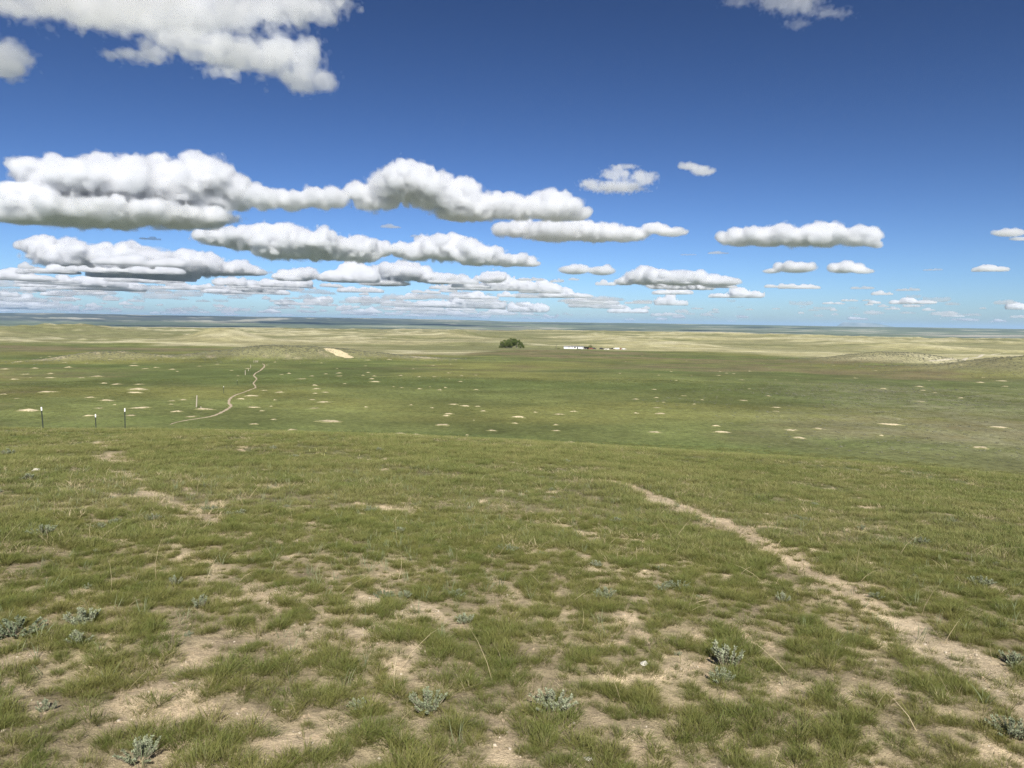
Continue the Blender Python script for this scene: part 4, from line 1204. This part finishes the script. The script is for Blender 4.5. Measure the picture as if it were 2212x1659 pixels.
# ------------------------------------------------------------------ sage scrub on the humps and the right-hand flat
def shrub(seed):
    r = np.random.default_rng(seed); V = []; F = []; T = []; k = 0
    for j in range(46):
        d = r.normal(size=3); d[2] = abs(d[2]); d /= np.linalg.norm(d); p = d * r.uniform(.35, 1.0) * np.array([1, 1, .75])
        u_ = r.normal(size=3); u_ /= np.linalg.norm(u_); w_ = np.cross(u_, d); w_ /= np.linalg.norm(w_) + 1e-9; s = r.uniform(.12, .24)
        V += [p - u_ * s, p + w_ * s * .6, p + u_ * s, p - w_ * s * .6]; F += [[k, k + 1, k + 2], [k, k + 2, k + 3]]; k += 4; T += [r.random()] * 4
    return np.array(V), np.array(F), np.array(T)
M_SCRUB = blade_mat('grey_scrub_leaf', (.13, .13, .085), (.20, .21, .145), (.27, .27, .19), trans=.1, var=.5, wl=.4)
SCRUB = [proto('scrub_bush', [shrub(700 + i)], M_SCRUB) for i in range(5)]
sx_, sy_ = [], []
for hx, hy, dz, wd, dp, ha in _HA[[0, 1, 2, 3, 4, 5, 18, 19, 20, 21]]:
    n = int(wd * dp * 1.1)
    a_, b_ = rng.normal(0, .75, n) * wd, rng.normal(0, .75, n) * dp
    c, s = math.cos(ha), math.sin(ha)
    sx_.append(hx + a_ * c + b_ * s); sy_.append(hy - a_ * s + b_ * c)
n = 15000
r_ = np.sqrt(rng.uniform(95 ** 2, 300 ** 2, n)); a_ = rng.uniform(R(2), R(42), n)
xx, yy = r_ * np.sin(a_), r_ * np.cos(a_); uu = np.tan(a_) * FPX + W3 / 2
kk = rng.random(n) < smooth(1350, 1950, uu + 260 * fbm(xx, yy, 40, 3, seed=160)) * smooth(290, 200, r_ + 60 * fbm(xx, yy, 60, 2, seed=161)) * np.clip(.35 + 1.2 * fbm(xx, yy, 14, 2, seed=162), 0.05, 1)
sx_.append(xx[kk]); sy_.append(yy[kk])
x, y = np.concatenate(sx_), np.concatenate(sy_); n = len(x)
s_ = rng.uniform(.16, .42, n) * np.interp(np.hypot(x, y), [95, 400], [.75, 1.5])
scatter('sage_scrub', 'grey-green sage scrub speckling the far humps and the right-hand flat', SCRUB, settle(x, y, -.04), turn(n, .1), np.stack([s_ * 1.2, s_ * 1.2, s_ * .8], -1), rng.integers(0, 5, n))
print('scrub', n)
# ------------------------------------------------------------------ grove and small trees
M_LEAF = blade_mat('cottonwood_leaf', (.055, .085, .02), (.085, .125, .025), (.14, .17, .04), trans=.25, var=.5, wl=.25)
M_LEAF2 = blade_mat('yellow_green_leaf', (.12, .14, .05), (.17, .20, .06), (.22, .23, .09), trans=.25, var=.5, wl=.25)
M_BARK = simple('grey_bark', (.24, .22, .19), .95, var=.3, scale=4, bump=.6)
def tree(loc, hgt, width, seed, label, group, leaf=None, bare=.32, clumps=26, per=90, name='cottonwood_tree', lean=0.0):
    r = np.random.default_rng(seed)
    root = empty(name, loc)
    tr = MB()
    nst = 4
    tips = []
    for s in range(nst):
        a = 2 * math.pi * s / nst + r.uniform(-.4, .4); sp = width * r.uniform(.12, .3)
        p0 = np.array([math.cos(a) * .15, math.sin(a) * .15, -.3]); p1 = np.array([math.cos(a) * sp * .5, math.sin(a) * sp * .5, hgt * .35]); p2 = np.array([math.cos(a) * sp + lean, math.sin(a) * sp, hgt * .72])
        w0 = hgt * .022
        tr.tube([tuple(p0), tuple(p1), tuple(p2)], [w0, w0 * .7, w0 * .25], 7)
        tips += [p1, p2]
        for b in range(4):
            t = r.uniform(.3, .95); q0 = p1 + (p2 - p1) * t; aa = r.uniform(0, 6.28)
            q1 = q0 + np.array([math.cos(aa) * width * .2, math.sin(aa) * width * .2, hgt * r.uniform(.05, .2)])
            tr.tube([tuple(q0), tuple(q1)], [w0 * .35, w0 * .1], 5); tips.append(q1)
    tr.build('trunk', M_BARK, root)
    V, F, T = [], [], []; k = 0
    for c in range(clumps):
        a = r.uniform(0, 6.28); rad = width * .5 * r.random() ** .5
        zc = hgt * (bare + (.95 - bare) * r.random() * math.sqrt(max(.05, 1 - (rad / (width * .56)) ** 2)))
        cc = np.array([math.cos(a) * rad + lean * .6, math.sin(a) * rad * .85, zc]); cr = width * r.uniform(.09, .17)
        for j in range(per):
            d = r.normal(size=3); d /= np.linalg.norm(d); p = cc + d * cr * r.random() ** .4 * [1, 1, .8]
            u_ = r.normal(size=3); u_ /= np.linalg.norm(u_); w_ = np.cross(u_, d); w_ /= np.linalg.norm(w_) + 1e-9
            s = width * r.uniform(.016, .032)
            V += [p - u_ * s, p + w_ * s * .7, p + u_ * s, p - w_ * s * .7]
            F += [[k, k + 1, k + 2], [k, k + 2, k + 3]]; k += 4; T += [.5 + .5 * r.random()] * 4
    me = mesh_np('crown', np.array(V), np.array(F), leaf or M_LEAF)
    at_ = me.attributes.new('tone', 'FLOAT', 'POINT'); at_.data.foreach_set('value', np.array(T, dtype=np.float32))
    link(bpy.data.objects.new('crown', me), root)
    return tag(root, label, 'tree', group)

def px3(x0, y0, k, a, b): return ((x0 + a / k) * W3 / 3000, (y0 + b / k) * W3 / 3000)
def place(u, v):
    p, t = ground_at(u, v); return p, t
gc_, gt = place(1105, 752)
mpp = gt / FPX                       # metres per measuring pixel at the grove
def at_grove(du, dd): 
    d = ray(1105 + du, 752); a = math.atan2(d[0], d[1]); x_, y_ = math.sin(a) * (gt + dd), math.cos(a) * (gt + dd)
    return (x_, y_, float(height(x_, y_)) - .1)
GG = 'trees of the lone round grove'
for du, dd, hp, wp, sd, br, lab in [(-11, 0, 20.5, 26, 1, .30, 'broad dome-crowned tree forming the left front of the lone grove'),
                            (0, 5, 24.5, 22, 2, .30, 'tallest tree, its top sticking up in the middle of the lone grove'),
                            (11, 3, 21, 22, 3, .32, 'tree with grey trunks showing, right of the grove middle'),
                            (20, 0, 14.5, 15, 4, .12, 'low bushy tree ending the lone grove at its right side'),
                            (-20.5, 2, 14.5, 14, 5, .08, 'low rounded tree ending the lone grove at its left side'),
                            (-4, 9, 19, 24, 6, .15, 'dark tree at the back of the lone grove')]:
    tree(at_grove(du, dd), hp * mpp, wp * mpp, sd, lab, GG, bare=br, clumps=44, per=90)

# ------------------------------------------------------------------ the homestead
HB = lambda a, b: px3(1610, 980, 8.848, a, b)
hu, hv = HB(640, 376); hp_, ht = place(hu, hv)
hm = ht / FPX * W3 / 3000 / 8.848     # metres per crop pixel there
def at_home(a, dd=0.0):
    u, v = HB(a, 376); d = ray(u, v); z = math.atan2(d[0], d[1]); x_, y_ = math.sin(z) * (ht + dd), math.cos(z) * (ht + dd)
    return np.array([x_, y_, float(height(x_, y_)) - .05]), -z
M_SIDING = simple('white_metal_siding', (.82, .81, .77), .5, var=.04, scale=3)
M_ROOFG = simple('grey_metal_roof', (.20, .20, .20), .6, var=.15, scale=2)
M_GLASS = simple('dark_window_glass', (.03, .035, .04), .1, var=.2, scale=1, spec=.6)
M_TRIM = simple('grey_trim', (.35, .34, .32), .7, var=.1, scale=5)
M_DARKW = simple('dark_stained_boards', (.035, .03, .028), .9, var=.4, scale=5)
M_TYRE = simple('tyre_rubber', (.02, .02, .02), .85, var=.3, scale=8)
M_RIM = simple('steel_rim', (.4, .4, .4), .4, .8, var=.1)
M_CONC = simple('block_skirting', (.40, .37, .33), .9, var=.2, scale=4)
def carpaint(name, c): return simple(name, c, .3, .0, var=.05, scale=3, spec=.5)

# mobile home
pos, rz = at_home(625)
home = empty('mobile_home', pos, rz + .035)
Lh, Wd, Ht = 510 * hm, 4.6, 66 * hm
MB().box(-Lh/2 + .1, Lh/2 - .1, -Wd/2 + .1, Wd/2 - .1, -.6, .5).build('skirting', M_CONC, home)
wl_ = MB().box(-Lh/2, Lh/2, -Wd/2, Wd/2, .5, Ht - .35).build('wall', M_SIDING, home)
MB().prism([(-Wd/2 - .25, Ht - .35), (Wd/2 + .25, Ht - .35), (Wd/2 + .25, Ht - .2), (0, Ht + .55), (-Wd/2 - .25, Ht - .2)], 'x', -Lh/2 - .3, Lh/2 + .3).build('roof', M_ROOFG, home)
MB().box(-Lh/2 - .06, -Lh/2 - .003, -Wd/2 + .05, Wd/2 - .05, .1, Ht - .4).build('end_wall', M_TRIM, home)
for xf, w_, z0, z1, nm in [(-.24, .9, 1.2, 2.3, 'window'), (-.08, .8, 1.5, 2.2, 'window'), (.42, .6, 1.4, 2.2, 'window'), (.06, 1.6, 1.1, 2.4, 'window'), (.19, .95, .55, 2.55, 'door')]:
    x_ = xf * Lh
    fr = MB().box(x_ - w_/2 - .1, x_ + w_/2 + .1, -Wd/2 - .05, -Wd/2 - .003, z0 - .1, z1 + .1).build(nm, M_TRIM if nm == 'window' else M_GLASS, home)
    if nm == 'window': MB().box(x_ - w_/2, x_ + w_/2, -Wd/2 - .085, -Wd/2 - .053, z0, z1).build('pane', M_GLASS, fr)
    else: MB().box(x_ + .28, x_ + .36, -Wd/2 - .12, -Wd/2 - .053, 1.4, 1.5).build('handle', M_RIM, fr)
dk = MB().box(.14 * Lh, .34 * Lh, -Wd/2 - 2.0, -Wd/2 - .1, .35, .47).build('deck', M_DARKW, home)
for i in range(5): MB().box(.14 * Lh + i * .05 * Lh - .05, .14 * Lh + i * .05 * Lh + .05, -Wd/2 - 2.0, -Wd/2 - 1.9, -.4, .34).build('deck_post', M_DARKW, home)
tag(home, 'long white single-wide mobile home with a grey roof, on the far plain', 'mobile home')
# dark pole shelter
pos, rz = at_home(948)
sh = empty('pole_shelter', pos, rz)
SW, SH = 130 * hm, 54 * hm
for i in range(5):
    for yy_ in (-2, 2):
        MB().box(-SW/2 + i * SW/4 - .1, -SW/2 + i * SW/4 + .1, yy_ - .1, yy_ + .1, -.4, SH - .2).build('pole', M_DARKW, sh)
MB().prism([(-2.4, SH - .2), (2.4, SH + .1), (2.4, SH + .25), (-2.4, SH - .05)], 'x', -SW/2 - .3, SW/2 + .3).build('roof', M_DARKW, sh)
MB().box(-SW/2, SW/2, 2.11, 2.2, -.2, SH).build('back_wall', M_DARKW, sh)
for x0, w_, h_ in [(-.38, .16, .55), (-.1, .22, .4), (.22, .18, .62)]:
    MB().box(x0 * SW, (x0 + w_) * SW, -1.6, .8, -.2, h_ * SH).build('stacked_bale', M_DARKW if x0 > .2 else M_TRIM, sh, bevel=.08)
tag(sh, 'dark open-fronted pole shelter against the right end of the mobile home', 'shelter')

def wheel(root, x_, y_, rad, w_=.24):
    t_ = MB().tube([(x_, y_ - w_/2, rad), (x_, y_ + w_/2, rad)], [rad, rad], 14).build('wheel', M_TYRE, root)
    MB().tube([(x_, y_ - w_/2 - .02, rad), (x_, y_ + w_/2 + .02, rad)], [rad * .55, rad * .55], 10).build('rim', M_RIM, t_)
def vehicle(a, dd, length, kind, paint, label, turn=0.0, flip=1):
    pos, rz = at_home(a, dd); root = empty({'pickup': 'pickup_truck', 'suv': 'parked_car', 'sedan': 'parked_car'}[kind], pos + np.array([0, 0, .03]), rz + turn)
    root.scale = (flip, 1, 1)
    L_, W_ = length, 1.9
    if kind == 'pickup':
        prof = [(-.5, .45), (-.5, 1.05), (-.14, 1.05), (-.13, 1.08), (.0, 1.12), (.22, 1.10), (.47, 1.0), (.5, .8), (.5, .45)]
        cab = [(-.12, 1.10), (-.10, 1.80), (.06, 1.82), (.20, 1.12)]
    elif kind == 'suv':
        prof = [(-.5, .45), (-.5, 1.1), (.2, 1.12), (.46, 1.02), (.5, .8), (.5, .45)]
        cab = [(-.49, 1.12), (-.44, 1.75), (.06, 1.78), (.22, 1.13)]
    else:
        prof = [(-.5, .4), (-.5, .88), (-.42, .92), (.25, .92), (.47, .78), (.5, .6), (.5, .4)]
        cab = [(-.34, .93), (-.22, 1.38), (.05, 1.40), (.24, .93)]
    MB().prism([(p * L_, q_) for p, q_ in prof], 'y', -W_/2, W_/2).build('body', paint, root, bevel=.04)
    c_ = MB().prism([(p * L_, q_) for p, q_ in cab], 'y', -W_/2 + .12, W_/2 - .12).build('cabin', paint, root, bevel=.04)
    z0 = cab[0][1] + .08; z1 = cab[1][1] - .1; xm = (cab[1][0] + cab[2][0]) / 2 * L_
    for sy in (-1, 1):
        MB().box(cab[1][0] * L_ + .12, xm - .06, sy * (W_/2 - .118) - .012, sy * (W_/2 - .118) + .012, z0, z1).build('side_window', M_GLASS, root)
        MB().box(xm + .06, cab[2][0] * L_ + .1, sy * (W_/2 - .118) - .012, sy * (W_/2 - .118) + .012, z0, z1).build('side_window', M_GLASS, root)
        for xx in (-.31, .31): wheel(root, xx * L_, sy * (W_/2 - .06), .37)
        MB().box(.488 * L_, .505 * L_, sy * .62 - .16, sy * .62 + .16, .66, .80).build('headlight', M_RIM, root)
    return tag(root, label, 'truck' if kind == 'pickup' else 'car', 'vehicles parked at the homestead')
P_DARK, P_RED, P_WHITE, P_BLACK = carpaint('dark_blue_paint', (.02, .025, .035)), carpaint('faded_red_paint', (.28, .07, .05)), carpaint('white_car_paint', (.80, .80, .78)), carpaint('black_car_paint', (.012, .012, .014))
vehicle(1075, -3, 5.2, 'pickup', P_RED, 'faded red pickup in front of the small homestead tree', 0)
vehicle(1155, 2, 4.6, 'suv', P_DARK, 'dark car to the right of the faded red pickup', .4)
vehicle(1358, 0, 5.4, 'suv', P_BLACK, 'black car standing alone between the shelter and the stock trailer', .1)
vehicle(1625, 0, 5.6, 'pickup', P_BLACK, 'black pickup hitched to the white stock trailer', math.pi, 1)
vehicle(1925, -1, 5.0, 'sedan', P_WHITE, 'low white car, rightmost of the homestead vehicles', .15)
vehicle(1862, 3, 4.0, 'sedan', P_RED, 'small dull red car just left of the white car', -.1)
# stock trailer with a gooseneck
pos, rz = at_home(1760)
tr_ = empty('stock_trailer', pos, rz)
tl, thh = 105 * hm, 46 * hm
MB().box(-tl/2, tl/2, -1.1, 1.1, .55, thh).build('box_body', M_SIDING, tr_, bevel=.08)
MB().prism([(-tl/2 + .05, thh - .05), (-tl/2 + .05, thh * .58), (-tl/2 - 1.7, thh * .50), (-tl/2 - 2.6, thh * .32), (-tl/2 - 2.9, thh * .34), (-tl/2 - 1.9, thh * .74)], 'y', -.95, .95).build('gooseneck', M_SIDING, tr_)
for i in range(6): MB().box(-tl/2 + .4 + i * tl/6.2, -tl/2 + 1.1 + i * tl/6.2, -1.135, -1.103, thh * .68, thh * .80).build('vent', M_GLASS, tr_)
for sx in (.12, .32): 
    for sy in (-1, 1): wheel(tr_, sx * tl, sy * 1.0, .38)
tag(tr_, 'white gooseneck stock trailer behind the black pickup', 'trailer')
# odds and ends lying in the yard
def crate_pile(a, w_, h_, mat, label):
    pos, rz = at_home(a); o_ = MB()
    root = empty('scrap_heap', pos, rz)
    r = np.random.default_rng(int(a))
    for i in range(4):
        x_ = (i - 1.5) * w_ / 4
        MB().box(x_ - w_/7, x_ + w_/7, r.uniform(-.8, -.2), r.uniform(.2, .8), -.1, h_ * r.uniform(.4, 1)).build('junk_piece', mat if i % 2 else M_TRIM, root, bevel=.05)
    tag(root, label, 'scrap heap')
crate_pile(1440, 9, 1.2, M_SIDING, 'low heap of pale scrap between the black car and the trailer')
crate_pile(1515, 4, 1.5, M_DARKW, 'small dark heap of scrap left of the black pickup')
# yard trees
tree(at_home(172)[0], 118 * hm, 60 * hm, 21, 'thin little tree left of the mobile home', 'homestead trees', M_LEAF2, .05, 26, 60, 'yard_tree')
tree(at_home(1060, 4)[0], 130 * hm, 100 * hm, 22, 'round yellow-green tree rising behind the red pickup', 'homestead trees', M_LEAF2, .22, 40, 90, 'yard_tree')
tree(at_home(240)[0], 34 * hm, 66 * hm, 23, 'low dark bush beside the thin little tree', 'homestead trees', M_LEAF, .02, 14, 60, 'yard_bush')
print('farm', ht, gt, time.time() - T0)
